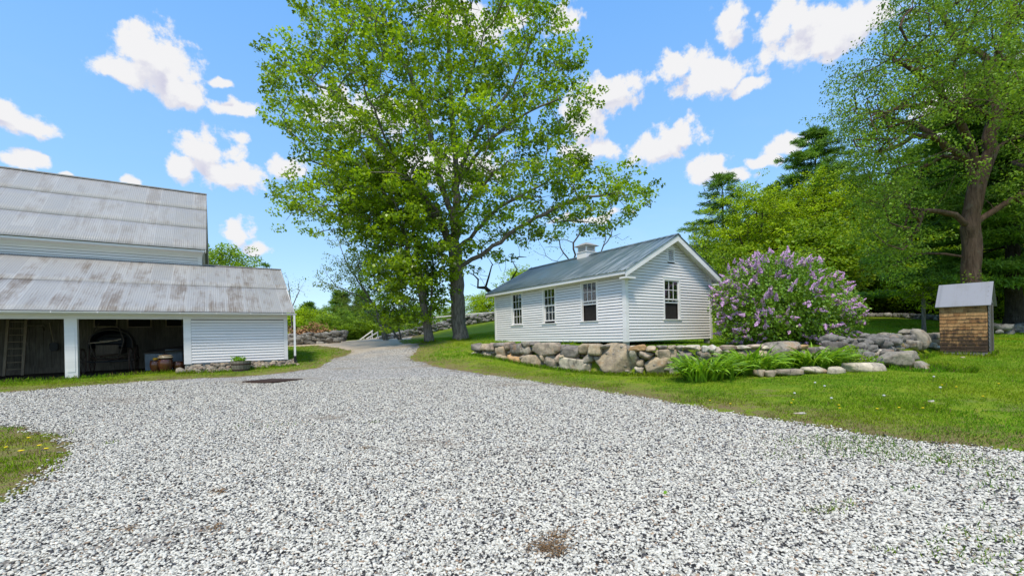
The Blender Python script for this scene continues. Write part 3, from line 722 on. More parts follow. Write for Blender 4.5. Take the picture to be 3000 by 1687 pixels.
v.add([(cx-e,cy-e,AP+.43),(cx+e,cy-e,AP+.43),(cx+e,cy+e,AP+.43),(cx-e,cy+e,AP+.43),(cx-e,cy-e,AP+.45),(cx+e,cy-e,AP+.45),(cx+e,cy+e,AP+.45),(cx-e,cy+e,AP+.45),
       (cx-.15,cy-.15,AP+.60),(cx+.15,cy-.15,AP+.60),(cx+.15,cy+.15,AP+.60),(cx-.15,cy+.15,AP+.60)],
      [(0,3,2,1),(0,1,5,4),(1,2,6,5),(2,3,7,6),(3,0,4,7),(4,5,9,8),(5,6,10,9),(6,7,11,10),(7,4,8,11),(8,9,10,11)])
v.build('cupola_roof', M['barn_roof_up'], cu)
for (a, b) in ((.12, .12), (HW - .13, .12), (.12, 4.45), (HW - .13, 4.45), (.12, HL - .12), (HW - .13, HL - .12), (2.7, 2.6)):
    wp = HO + AX * a + NX * b; zg = h1(wp.x, wp.y)
    v = MB(); v.lathe([(.125, zg - .25), (.122, ZB - .0)], (a, b, 0), 16); v.build('pier', M['concrete'], house, smooth=False)
v = MB()
for b in (.10, 2.6, 4.45, 6.5, HL - .2): v.box(.05, HW - .05, b, b + .12, ZB - .002, ZB + .03)
v.box(.06, HW - .06, .25, HL - .3, ZB + .031, ZB + .05)
v.build('floor_frame', M['dark_wood'], house)

# picnic table half seen beneath the house
pt = empty('picnic_table', label='dark wooden picnic table on the lawn, seen under the raised house', cat='picnic table')
c = at(2026, 1000, 25); zg = h1(c.x, c.y); pt.location = (c.x, c.y, zg); pt.rotation_euler.z = rad(10)
v = MB()
for k in range(5): v.box(-.9, .9, -.36 + k * .147, -.36 + k * .147 + .135, .70, .74)
v.build('table_top', M['dark_wood'], pt)
for s_ in (-1, 1):
    v = MB(); v.box(-.9, .9, s_ * .70 - .13, s_ * .70 - .005, .42, .46); v.box(-.9, .9, s_ * .70 + .005, s_ * .70 + .13, .42, .46); v.build('bench', M['dark_wood'], pt)
for s_ in (-1, 1):
    v = MB(); v.bar((s_ * .6, -.62, 0), (s_ * .6, -.20, .70), .09, .04, (1, 0, 0)); v.bar((s_ * .6, .62, 0), (s_ * .6, .20, .70), .09, .04, (1, 0, 0)); v.bar((s_ * .56, -.8, .38), (s_ * .56, .8, .38), .04, .09); v.build('leg', M['dark_wood'], pt)

# ================================================================== barn with its carriage shed
barn = empty('barn', (Bo.x, Bo.y, 0), ANG, 'long white barn with grey corrugated metal roofs and an open carriage shed along its front', 'barn')
v = MB(); Pf = lambda u, o, z: (u, -o, z)
clap(v, Pf, .86, 2.58, .117, lambda z: (.125, 3.41)); 
v_ = MB(); v_.box(.01, 3.5, .012, .05, .87, 2.6); v_.build('groove_shade_sheet', M['dark_wood'], barn)  # dark sheet behind the boards, so their grooves read as lap shadows
Pe = lambda u, o, z: (3.53 + o, u, z)
clap(v, Pe, .80, 5.2, .117, lambda z: (.12, 8.5) if z < 2.9 else (max(.12, (z - 2.95) / .541), min(8.5, 8.6 - (z - 2.95) / .541)))
v.build('shed_wall', M['barn_paint'], barn)
v = MB(); v.box(-.125, .12, -.035, .10, .82, 2.60); v.box(3.415, 3.56, -.035, .11, .84, 2.60); v.box(.121, 3.414, -.024, .004, .83, .86)
v.build('corner_boards', M['trim'], barn)
v = MB()
v.box(-13, 3.56, -.030, .10, 2.60, 2.83); v.box(-13, .9, -.045, -.031, 2.60, 2.635); v.box(-13, 3.80, -.34, -.031, 2.79, 2.815); v.box(-13, 3.82, -.365, -.341, 2.76, 2.86)
v.build('fascia', M['trim'], barn)
for x0 in (-3.49, -8.6):
    wp = bw(x0 + .16, .1); zg = h1(wp.x, wp.y)
    v = MB(); v.box(x0, x0 + .33, -.04, .20, zg + .04, 2.60)
    v.box(x0 + .06, x0 + .27, -.052, -.041, zg + .24, 2.28); po = v.build('post', M['trim'], barn)
    v = MB(); v.box(x0 + .03, x0 + .35, -.02, .24, zg - .2, zg + .035); v.build('post_footing', M['concrete'], po)
shed_front = lapped(-13, 3.83, (-.42, 2.87), (4.30, 5.42), 2, rows=5)
sr = sheets('shed_roof', shed_front + [corr_sheet(-.2, 3.83, (9.0, 2.9), (4.30, 5.40), rows=4)], M['barn_roof'], barn)
v = MB(); v.box(.45, 3.84, 4.20, 4.40, 5.395, 5.435); v.build('ridge_cap', M['barn_roof_up'], sr)
v = MB()
n = 10
for (xa, xb) in ((-13, 3.86),):
    prof = [(-.43 - .055 + .055 * math.cos(math.pi + math.pi * k / n), 2.835 + .055 * math.sin(math.pi + math.pi * k / n)) for k in range(n + 1)]
    outer = [(y, z) for y, z in prof]; inner = [(-.485 + (y + .485) * .9, 2.835 + (z - 2.835) * .9) for y, z in prof][::-1]
    ring = outer + inner; m_ = len(ring)
    v.add([(xa, y, z) for y, z in ring] + [(xb, y, z) for y, z in ring], [(i, (i+1) % m_, (i+1) % m_ + m_, i + m_) for i in range(m_)] + [tuple(range(n+1, 2*n+2)) + tuple(range(0, n+1))])
v.box(3.855, 3.862, -.54, -.43, 2.78, 2.836)
gt = v.build('gutter', M['trim'], barn)
for k in range(8):
    v = MB(); x_ = 3.3 - k * 1.17; v.box(x_, x_ + .03, -.545, -.40, 2.838, 2.846); v.box(x_, x_ + .03, -.548, -.538, 2.79, 2.846); v.build('gutter_bracket', M['trim'], gt)
v = MB(); v.box(3.745, 3.82, -.52, -.46, .98, 2.79); dn = v.build('downspout', M['trim'], barn)
v = MB(); v.tube([(3.782, -.49, 1.0), (3.782, -.49, .72), (3.80, -.52, .64), (3.86, -.60, .60)], .055, 10); v.build('downspout_boot', M['blackened'], dn)
# main barn above
v = MB(); clap(v, lambda u, o, z: (u, 4.30 - o, z), 5.35, 5.72, .12, lambda z: (-14, .26))
clap(v, lambda u, o, z: (.40 + o, u, z), .9, 9.7, .12, lambda z: (4.42, 13.2) if z < 6.0 else (4.3 + (z - 6.0) / .82, 13.3 - (z - 6.0) / .82))
v.build('main_wall', M['barn_paint'], barn); v = MB(); v.box(-14, .38, 4.312, 4.36, 5.3, 5.72); v.build('groove_shade_sheet', M['dark_wood'], barn)  # dark sheet added here too, standing in for shade under each board
v = MB(); v.box(.262, .43, 4.265, 4.42, 5.2, 5.72); v.box(-14, .44, 4.262, 4.30, 5.72, 5.90); v.box(-14, .46, 4.20, 4.262, 5.84, 5.92)
v.add([(-14, 4.20, 5.92), (.47, 4.20, 5.92), (.55, 3.93, 6.03), (-14, 3.93, 6.03), (-14, 4.262, 5.92), (.47, 4.262, 5.92), (.55, 4.262, 6.06), (-14, 4.262, 6.06)], [(0,1,2,3),(4,7,6,5),(0,4,5,1),(1,5,6,2),(2,6,7,3),(3,7,4,0)])
v.box(-14, .56, 3.87, 3.93, 5.97, 6.055); v.build('cornice', M['trim'], barn)
ur = sheets('upper_roof', lapped(-14.5, .62, (3.82, 6.08), (8.8, 10.1), 3, rows=4) + [corr_sheet(-14.5, .62, (13.8, 6.05), (8.8, 10.08), rows=4)], M['barn_roof_up'], barn)
v = MB(); v.box(-14.5, .63, 8.70, 8.90, 10.07, 10.13); v.build('ridge_cap', M['barn_roof_up'], ur)
v = MB()
for (ya, za, yb, zb) in ((3.84, 6.03, 8.8, 10.05), (13.78, 6.0, 8.8, 10.05)):
    v.bar((.59, ya, za - .06), (.59, yb, zb - .06), .03, .14, (0, 0, 1))
v.build('rake_board', M['trim'], ur)
v = MB(); v.bar((3.80, -.38, 2.83), (3.80, 4.3, 5.35), .03, .12); v.bar((3.80, 9.0, 2.85), (3.80, 4.3, 5.36), .03, .12); v.build('rake_board', M['trim'], sr)
# interior of the shed
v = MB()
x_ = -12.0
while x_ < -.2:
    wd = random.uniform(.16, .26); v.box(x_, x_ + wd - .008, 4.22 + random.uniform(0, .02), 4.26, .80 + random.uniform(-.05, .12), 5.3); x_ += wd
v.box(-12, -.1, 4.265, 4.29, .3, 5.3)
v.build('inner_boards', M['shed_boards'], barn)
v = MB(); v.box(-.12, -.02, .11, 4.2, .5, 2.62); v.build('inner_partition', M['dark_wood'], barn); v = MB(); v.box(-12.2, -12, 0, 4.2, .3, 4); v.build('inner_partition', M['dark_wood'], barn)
v = MB()
for k in range(9):
    x_ = -11.4 + k * 1.4; v.bar((x_, -.2, 2.86), (x_, 4.15, 5.22), .06, .14)
v.box(-12, -.1, 2.0, 2.15, 2.68, 2.85)
v.build('rafter', M['dark_wood'], barn)
for (xa, xb, zb) in ((-3.45, -2.66, 2.42), (-2.35, -1.49, 2.40), (-1.0, -.35, 2.42)):
    v = MB(); v.box(xa, xb, 4.14, 4.20, zb, zb + .045); v.box(xa, xa + .05, 4.14, 4.20, zb + .046, zb + .6); v.box(xb - .05, xb, 4.14, 4.20, zb + .046, zb + .6)
    wi = v.build('inner_window', M['old_timber'], barn); v = MB(); v.box(xa + .05, xb - .05, 4.18, 4.20, zb + .05, zb + .6); v.build('opening', M['screen'], wi)

def bplace(name, lx, ly, z, label, cat, group=None, rz=0.0):
    q = bw(lx, ly); return empty(name, (q.x, q.y, z), ANG + rz, label, cat, group)
def floor_z(lx, ly): q = bw(lx, ly); return h1(q.x, q.y)
# ladder
l = bplace('ladder', -5.68, 3.9, floor_z(-5.68, 3.9), 'old wooden ladder leaning on the back wall of the shed', 'ladder')
for s_ in (-1, 1):
    v = MB(); v.bar((s_ * .25, -.35, 0), (s_ * .25, .22, 2.35), .08, .09, (0, 1, 0)); v.build('rail', M['old_timber'], l)
for k in range(8):
    z = .25 + k * .27; v = MB(); v.tube([(-.24, -.35 + .57 * z / 2.35, z), (.24, -.35 + .57 * z / 2.35, z)], .018, 6); v.build('rung', M['old_timber'], l)
# shovel hanging
sh_ = bplace('shovel', -4.66, 4.1, 0, 'dark iron shovel hanging blade down on the shed wall', 'shovel')
v = MB(); v.tube([(-.12, .02, 2.62), (.0, 0, 1.78)], .02, 6); v.build('handle', M['old_timber'], sh_)
v = MB(); v.prism([(-.13, 1.74), (-.05, 1.80), (.05, 1.80), (.13, 1.74), (.13, 1.52), (.07, 1.44), (-.07, 1.44), (-.13, 1.52)], -.02, .02); v.build('blade', M['blackened'], sh_, bevel=.008)
# board shelf & beam
b_ = bplace('wall_shelf', -5.2, 4.1, 0, 'pale board shelf high on the shed back wall beside the ladder', 'shelf')
v = MB(); v.box(-.30, .30, -.12, .10, 2.48, 2.52); v.build('shelf_board', M['grey_wood'], b_); [MB().bar((q_, .08, 2.30), (q_, -.10, 2.475), .03).build('bracket', M['dark_wood'], b_) for q_ in (-.25, .25)]
# flat stones on the shed floor
# buggy
bg_ = bplace('horse_buggy', -2.6, 1.9, floor_z(-2.6, 1.9), 'old black horse buggy with folding hood parked inside the shed', 'buggy')
def wheel(x, y, r_):
    v = MB(); n = 36; pr_ = [(r_ - .035, -.018), (r_, -.018), (r_, .018), (r_ - .035, .018)]
    vs = []; 
    for k in range(n):
        a = 6.2832 * k / n
        for rr, xx in pr_: vs.append((x + xx, y + rr * math.cos(a), r_ + rr * math.sin(a)))
    v.add(vs, [(4*k+j, 4*k+(j+1)%4, 4*((k+1)%n)+(j+1)%4, 4*((k+1)%n)+j) for k in range(n) for j in range(4)])
    w_ = v.build('wheel', M['iron'], bg_); v = MB(); v.lathe([(.03, -.10), (.055, -.06), (.06, .06), (.03, .10)], (x, y, r_), 12, 'x'); v.build('hub', M['dark_wood'], w_)
    v = MB()
    for k in range(12):
        a = 6.2832 * k / 12; v.tube([(x, y + .05 * math.cos(a), r_ + .05 * math.sin(a)), (x, y + (r_ - .035) * math.cos(a), r_ + (r_ - .035) * math.sin(a))], .013, 5)
    v.build('spoke', M['dark_wood'], w_)
for sx in (-.70, .70): wheel(sx, -.45, .50); wheel(sx, 1.05, .55)
v = MB()
for y_, r_ in ((-.45, .50), (1.05, .55)): v.tube([(-.72, y_, r_), (-.3, y_, r_ - .03), (.3, y_, r_ - .03), (.72, y_, r_)], .025, 8)
v.tube([(0, -.45, .47), (0, 1.05, .52)], .03, 8); v.build('axle', M['blackened'], bg_)
for y_ in (-.42, 1.0):
    v = MB()
    for s_ in (-1, 1):
        pts = [(.46 * t_, y_, .60 + .03 + s_ * .09 * (1 - t_ * t_)) for t_ in np.linspace(-1, 1, 11)]; v.tube([(p[0], p[1], p[2] + .0) for p in pts], .017, 6)
    v.build('spring', M['iron'], bg_)
v = MB(); v.box(-.36, .36, -.45, 1.25, .76, .80); v.box(-.36, -.33, -.45, 1.25, .80, .98); v.box(.33, .36, -.45, 1.25, .80, .98); v.box(-.33, .33, 1.22, 1.25, .80, 1.2); v.box(-.33, .33, -.48, -.451, .76, 1.12); v.build('body', M['dark_wood'], bg_, bevel=.006)
v = MB(); v.box(-.34, .34, .55, 1.1, 1.02, 1.14); v.box(-.34, .34, 1.0, 1.12, 1.14, 1.45); v.build('seat', M['leather'], bg_, bevel=.03)
v = MB(); nb_ = 14; vs = []
for y_, hh in ((.18, 1.72), (.5, 1.82), (.95, 1.80), (1.3, 1.6)):
    for k in range(nb_ + 1):
        a = math.pi * k / nb_; vs.append((.66 * math.cos(a) * (1 + .12 * math.sin(a)), y_ , .98 + (hh - .98) * math.sin(a) ** .75))
m_ = nb_ + 1
fs = [(i * m_ + k, i * m_ + k + 1, (i + 1) * m_ + k + 1, (i + 1) * m_ + k) for i in range(3) for k in range(nb_)] + [tuple(range(3 * m_, 4 * m_))]
v.add(vs, fs); ho = v.build('hood', M['leather'], bg_, smooth=False); md = ho.modifiers.new('t', 'SOLIDIFY'); md.thickness = .02
v = MB()
for y_, hh in ((.17, 1.74), (.52, 1.84)):
    v.tube([(.68 * math.cos(math.pi * k / 12) * (1 + .12 * math.sin(math.pi * k / 12)), y_, .98 + (hh - .98) * math.sin(math.pi * k / 12) ** .75) for k in range(13)], .014, 5)
v.build('hood_bow', M['dark_wood'], ho)
for s_ in (-1, 1):
    v = MB(); v.tube([(s_ * .30, -.45, .58), (s_ * .42, -.62, .85), (s_ * .50, -.50, 1.30), (s_ * .36, -.40, 1.75), (s_ * .22, -.38, 1.98)], .018, 6); v.build('shaft', M['dark_wood'], bg_)
v = MB(); v.tube([(-.52, -.52, 1.20), (0, -.54, 1.24), (.42, -.52, 1.34)], .017, 6); v.tube([(-.2, -.55, 1.28), (.32, -.55, 1.29)], .012, 6); v.build('crossbar', M['old_timber'], bg_)
# chest
ch = bplace('wooden_chest', -.95, 1.9, floor_z(-.95, 1.9), 'weathered blue grey wooden chest with sloping lid in the shed corner', 'chest')
M['bluegrey'] = mat_wood('blue_grey_boards', (.12, .14, .155), (.24, .265, .28))
v = MB(); v.box(-.52, .10, -.5, .6, .02, .70); v.build('chest_body', M['bluegrey'], ch, bevel=.01)
v = MB(); v.box(.115, .70, -.35, .6, .02, .86); v.build('chest_body', M['bluegrey'], ch, bevel=.01)
v = MB(); v.add([(-.56, -.55, .71), (.74, -.55, .80), (.74, .62, .98), (-.56, .62, .80), (-.56, -.55, .74), (.74, -.55, .83), (.74, .62, 1.01), (-.56, .62, .83)], [(0,3,2,1),(4,5,6,7),(0,1,5,4),(1,2,6,5),(2,3,7,6),(3,0,4,7)]); v.build('lid', M['dark_wood'], ch)
# glazed crocks
M['glaze'] = mat_flat('brown_salt_glaze', (.085, .030, .014), .13, 0, .6); M['cream'] = mat_flat('cream_glaze', (.45, .38, .24), .3, 0, .5)
def crock(lx, ly, r_, h_, label, banded=False, name='glazed_pot'):
    c_ = bplace(name, lx, ly, floor_z(lx, ly) - .005, label, 'pot', 'brown glazed pots at the shed opening')
    v = MB(); v.lathe([(r_ * .62, 0), (r_ * .80, h_ * .18), (r_ * .98, h_ * .5), (r_, h_ * .72), (r_ * .92, h_ * .9), (r_ * .84, h_ * .95)], (0, 0, 0), 28, cap=True); v.build('pot_body', M['glaze'], c_, smooth=True)
    v = MB(); v.lathe([(r_ * .84, h_ * .951), (r_ * .96, h_ * .96), (r_ * .96, h_), (r_ * .84, h_), (r_ * .80, h_ * .955)], (0, 0, 0), 28, cap=False); v.build('rim', M['glaze'], c_, smooth=True)
    return c_
crock(-1.04, .42, .19, .48, 'brown glazed pot with a yellow squash on it, leftmost of the pots')
crock(-.72, .22, .235, .55, 'tall brown glazed pot carrying a cream banded bowl')
crock(-.33, .40, .205, .40, 'low brown glazed pot nearest the white shed wall')
z_ = floor_z(-.72, .22) + .548
c_ = bplace('banded_bowl', -.72, .22, z_, 'brown bowl with two cream bands upturned on the tall pot', 'bowl')
v = MB(); v.lathe([(.235, 0), (.24, .03), (.225, .08), (.19, .125), (.10, .155), (.02, .16)], (0, 0, 0), 28); v.build('bowl_body', M['glaze'], c_, smooth=True)
v = MB(); v.lathe([(.243, .026), (.240, .058), (.230, .058), (.232, .026)], (0, 0, 0), 28, cap=False); v.lathe([(.222, .095), (.200, .122), (.190, .118), (.212, .092)], (0, 0, 0), 28, cap=False); v.build('band', M['cream'], c_, smooth=True)
q = bw(-1.04, .42); v = MB(); v.lathe([(.02, 0), (.07, .01), (.095, .05), (.07, .09), (.02, .10)], (0, 0, 0), 16)
o = v.build('yellow_squash', mat_flat('squash_skin', (.62, .33, .02), .45), None, smooth=True); o.location = (q.x, q.y, floor_z(-1.04, .42) + .478)
tag(o, 'small yellow squash sitting on the leftmost brown pot', 'squash')

# half barrel planter
pl_ = bplace('barrel_planter', 1.76, -.80, 0, 'weathered half barrel planter with rusty hoops in front of the barn wall', 'planter')
zg = h1(*bw(1.76, -.8)) - .02; pl_.location.z = zg
v = MB(); nst = 18
for k in range(nst):
    a0, a1 = 6.2832 * k / nst + .012, 6.2832 * (k + 1) / nst - .012
    vs = []
    for (r_, z_) in ((.29, 0), (.345, .22), (.37, .42)):
        for a in (a0, a1):
            for dr in (0, -.028): vs.append(((r_ + dr) * math.cos(a), (r_ + dr) * math.sin(a), z_ + (random.uniform(-.004, .004) if z_ > .4 else 0)))
    v.add(vs, [(0,2,6,4),(4,6,10,8),(1,5,7,3),(5,9,11,7),(8,10,11,9),(0,1,3,2),(0,4,5,1),(4,8,9,5),(2,3,7,6),(6,7,11,10)])
v.build('tub', M['grey_wood'], pl_)
for z_, r_ in ((.04, .303), (.27, .355)):
    v = MB(); v.lathe([(r_ - .006, z_), (r_ + .004, z_), (r_ + .013, z_ + .05), (r_ + .002, z_ + .05)], (0, 0, 0), 36, cap=False); v.build('hoop', M['iron'], pl_)
v = MB(); v.lathe([(.02, .385), (.325, .385), (.325, .36)], (0, 0, 0), 24); v.build('soil', mat_flat('potting_soil', (.04, .03, .02), .95, bumpy=.8), pl_)

# metal grate lying on the gravel
g0 = [Vector((*gnd(X, Y), 0)) for X, Y in ((712,1121),(795,1111),(886,1113),(800,1124))]
cz = sum(g0, Vector()) / 4; gr = empty('metal_grate', (cz.x, cz.y, h1(cz.x, cz.y) + .03), 0, 'rusty dark metal grate lying flat on the gravel', 'grate')
v = MB(); L = [p - cz for p in g0]
for i in range(4): v.bar(L[i], L[(i + 1) % 4], .06, .05)
v.build('frame', M['iron'], gr)
v = MB()
for k in range(1, 16):
    t_ = k / 16; v.bar(L[0].lerp(L[1], t_), L[3].lerp(L[2], t_), .035, .035)
v.build('bar', M['iron'], gr)
v = MB(); v.add([p * .97 + Vector((0, 0, -.022)) for p in L], [(0, 1, 2, 3)]); v.build('backing', M['iron'], gr)

# ================================================================== stones
def mat_stone(name, moss=0.0):
    m, t = new_mat(name); p = t.obj(); i = t.info(); col = i['Color']; rnd = i['Random']
    pp = t.vec('ADD', p, t.vec('SCALE', (7.1, 3.7, 9.3), scale=t.math('MULTIPLY', rnd, 20)))
    n = t.noise(pp, 3.2, 6, .68); n2 = t.noise(pp, 14, 5, .7); st = t.noise(scaled(t, pp, (1, 1, .22)), 6, 5, .7, .6)
    c = t.mix(t.rng(n, .3, .7), t.mix(1, col, (.45, .44, .44, 1), 'MULTIPLY'), t.mix(1, col, (1.4, 1.34, 1.22, 1), 'MULTIPLY'))
    c = t.mix(t.rng(st, .54, .68, 0, .75), c, (.055, .048, .046, 1))
    c = t.mix(t.rng(t.noise(pp, 2.1, 4, .6), .58, .70, 0, .55), c, (.36, .19, .08, 1))
    c = t.mix(t.rng(n2, .60, .70, 0, .7), c, (.55, .55, .50, 1))
    if moss:
        mz = t.noise(pp, 2.4, 5, .7); up = t.sep(t.geo()['Normal'])[2]
        c = t.mix(t.math('MULTIPLY', t.rng(mz, .45, .58, 0, moss), t.rng(up, -.2, .5)), c, (.13, .14, .02, 1))
    h = t.math('ADD', t.math('MULTIPLY', n, .6), t.math('MULTIPLY', n2, .4))
    return finish(m, t, c, .88, t.bump(h, .9, .05), spec=.2)
M['stone'] = mat_stone('field_stone'); M['moss_stone'] = mat_stone('mossy_stone', .9)
def ico(n):
    bm = bmesh.new(); bmesh.ops.create_icosphere(bm, subdivisions=n, radius=1); bm.verts.ensure_lookup_table()
    V = np.array([v.co[:] for v in bm.verts]); Fc = np.array([[v.index for v in f.verts] for f in bm.faces]); bm.free(); return V, Fc
ICO = {k: ico(k) for k in (1, 2, 3, 4)}
def rock(seed, sub=3, boxy=.8, chops=14, rough=.03):
    """unit rock (half extents about 1)"""
    r = np.random.default_rng(seed); D, Fc = ICO[sub]; p = 2.5 + 5 * boxy
    R = 1 / (np.abs(D) ** p).sum(1) ** (1 / p)
    N = r.normal(size=(chops, 3)); N /= np.linalg.norm(N, axis=1, keepdims=True); dist = r.uniform(.62, .98, chops)
    dt = D @ N.T; lim = np.where(dt > .05, dist[None] / np.maximum(dt, .05), 9).min(1)
    R = np.minimum(R, lim); ph = r.uniform(0, 9, 6)
    nz = sum(a * np.sin(D[:, 0] * f_ + ph[k]) * np.sin(D[:, 1] * f_ * 1.1 + ph[k + 1]) * np.sin(D[:, 2] * f_ * .9 + ph[k + 2]) for k, (a, f_) in enumerate(((1.6, 3.1), (1., 6.3), (.7, 12.5), (.5, 23))))
    V = D * (R * (1 + rough * nz))[:, None]
    V /= np.abs(V).max(0); return V, Fc
PAL = dict(g=(.32, .29, .245), d=(.20, .18, .165), t=(.42, .345, .25), l=(.54, .48, .385), o=(.46, .29, .15), p=(.42, .33, .27), w=(.60, .57, .52), b=(.34, .285, .23))
def rock_obj(name, seed, loc, half, rz, col, parent=None, sub=3, tilt=(0, 0), boxy=.8, mat='stone', rough=.03):
    V, Fc = rock(seed, sub, boxy, 4 if boxy > 1 else 14, rough); V = V * np.array(half)
    me = np_mesh(name, V, Fc, smooth=sub < 3); o = link_mesh(name, me, M[mat], parent)
    o.location = loc; o.rotation_euler = (tilt[0], tilt[1], rz); c = PAL[col] if isinstance(col, str) else col
    k = random.uniform(.85, 1.15); o.color = (c[0] * k, c[1] * k, c[2] * k, 1); return o
WP = np.array(WALL)
def wall_hit(X, Y):
    q = at(X, Y, 1.0); dx, dz = q.x, q.z - EYE; best = None
    for i in range(len(WALL) - 1):
        a, b = WP[i], WP[i + 1]; e = b - a; n = np.array([-e[1], e[0]]); den = dx * n[0] + n[1]
        if abs(den) < 1e-6: continue
        k = (a @ n) / den; pt = np.array([dx * k, k]); s_ = ((pt - a) @ e) / (e @ e)
        if -.02 <= s_ <= 1.02 and k > 0 and (best is None or k < best[0]): best = (k, pt[0], pt[1], EYE + dz * k, math.atan2(e[1], e[0]), i + s_)
    return best
def wall_stones(parent, lst, ox, oy, sc, depth=.30, back=.16, seed=100, sub=3, grow=1.13, mat='stone'):
    for k, (cx, cy, w_, h_, c_) in enumerate(lst):
        X0, X1 = ox + (cx - w_ / 2) * sc, ox + (cx + w_ / 2) * sc; Y0, Y1 = oy + (cy - h_ / 2) * sc, oy + (cy + h_ / 2) * sc
        A_, B_, C_ = wall_hit(X0, oy + cy * sc), wall_hit(X1, oy + cy * sc), wall_hit((X0 + X1) / 2, oy + cy * sc)
        T_, D_ = wall_hit((X0 + X1) / 2, Y0), wall_hit((X0 + X1) / 2, Y1)
        if not (A_ and B_ and C_ and T_ and D_): continue
        hw = math.hypot(A_[1] - B_[1], A_[2] - B_[2]) / 2 * grow; hh = abs(T_[3] - D_[3]) / 2 * grow; hd = min(max(depth, .9 * min(hw, hh)), .5) * random.uniform(.9, 1.1)
        ang = math.atan2(B_[2] - A_[2], B_[1] - A_[1]); nx, ny = -math.sin(ang), math.cos(ang)
        o_ = hd - .06 + random.uniform(-.03, .03)
        big = w_ > 140
        rock_obj('stone', seed + k, (C_[1] + nx * o_, C_[2] + ny * o_, C_[3]), (hw, hd, hh), ang + random.uniform(-.05, .05), c_, parent, sub if not big else 4, (random.uniform(-.04, .04), random.uniform(-.05, .05)), random.uniform(.8, 1.6), mat, .028)
RW = empty('stone_wall', (0, 0, 0), 0, 'long dry stone retaining wall of big tan and grey fieldstones in front of the small white house', 'stone wall')
L1 = [(150,230,85,75,'d'),(215,228,50,60,'t'),(285,228,85,75,'p'),(380,215,100,60,'d'),(460,215,50,70,'p'),(545,240,95,120,'d'),(625,205,70,55,'g'),(640,275,110,85,'g'),(720,195,110,45,'d'),
 (830,255,220,130,'b'),(930,235,100,95,'b'),(1000,240,60,70,'d'),(1095,275,170,110,'d'),(1225,245,90,95,'t'),(1330,255,130,110,'t'),(1435,228,70,40,'g'),
 (130,300,50,40,'l'),(240,335,180,140,'b'),(385,300,85,150,'t'),(405,360,110,115,'t'),(530,355,130,140,'o'),(612,330,50,45,'b'),(590,405,50,45,'p'),(655,375,95,125,'t'),
 (745,380,120,135,'t'),(800,350,55,80,'t'),(885,375,140,155,'b'),(968,340,48,92,'p'),(1008,325,55,62,'t'),(955,440,120,55,'d'),(1110,405,235,165,'l'),(1270,350,105,105,'g'),
 (1250,440,58,92,'l'),(1515,358,440,300,'t'),(1735,310,80,170,'l'),(1770,235,175,58,'o'),(1910,245,95,55,'t'),(2015,235,95,40,'g'),(2110,235,75,40,'t'),(2195,235,115,42,'l'),
 (2340,235,180,42,'l'),(1850,310,155,95,'b'),(1975,300,55,75,'t'),(2080,300,170,92,'t'),(2205,283,90,45,'g'),(1790,395,85,85,'t'),(1785,462,88,62,'l'),(1970,430,285,185,'t'),
 (2245,325,240,152,'d'),(2140,415,72,42,'o'),(2190,470,175,95,'g'),(2085,372,80,60,'g'),(2330,440,150,90,'b'),(2225,408,100,40,'b'),(1700,250,60,60,'b')]
wall_stones(RW, L1, 1350, 950, .2911, seed=100)
L2 = [(350,285,110,110,'g'),(365,222,70,60,'w'),(430,212,80,65,'w'),(478,258,85,100,'l'),(575,262,105,78,'g'),(572,205,120,38,'p'),(700,207,145,42,'l'),(690,265,120,80,'t'),(830,207,135,52,'p'),(820,275,150,90,'t'),
 (905,205,85,34,'l'),(930,265,110,90,'g'),(1072,232,235,140,'g'),(1235,212,95,55,'o'),(1165,200,80,50,'p'),(1240,262,120,60,'g'),(1320,235,90,60,'d'),(1340,290,110,80,'d'),(1420,240,110,80,'g'),(1450,310,140,90,'d'),(1540,280,110,90,'d'),(1530,205,120,90,'d')]
wall_stones(RW, L2, 1950, 950, .33, seed=200)
# infill of small stones packed behind the big ones
Vs, Fs, b_ = [], [], 0
rr = np.random.default_rng(3)
for i in range(len(WALL) - 4):
    a, b = WP[i], WP[i + 1]; L_ = np.linalg.norm(b - a); n_ = np.array([-(b - a)[1], (b - a)[0]]) / L_
    for k in range(int(L_ * 24)):
        s_ = rr.random(); q = a + (b - a) * s_ + n_ * rr.uniform(.10, .40); z0 = h1(*(a + (b - a) * s_ - n_ * .25)); zt = 1.25 if q[0] < 4 else 1.17
        V, Fc = rock(int(rr.integers(40)), 2); h_ = rr.uniform(.06, .13); V = V * np.array([h_ * 1.3, h_, h_ * .8]) + np.array([q[0], q[1], rr.uniform(z0, zt - h_ * .4)])
        Vs.append(V); Fs.append(Fc + b_); b_ += len(V)
o = link_mesh('infill_stones', np_mesh('infill_stones', np.concatenate(Vs), np.concatenate(Fs), smooth=True), M['stone'], RW); o.color = (.27, .24, .21, 1); o['kind'] = 'stuff'

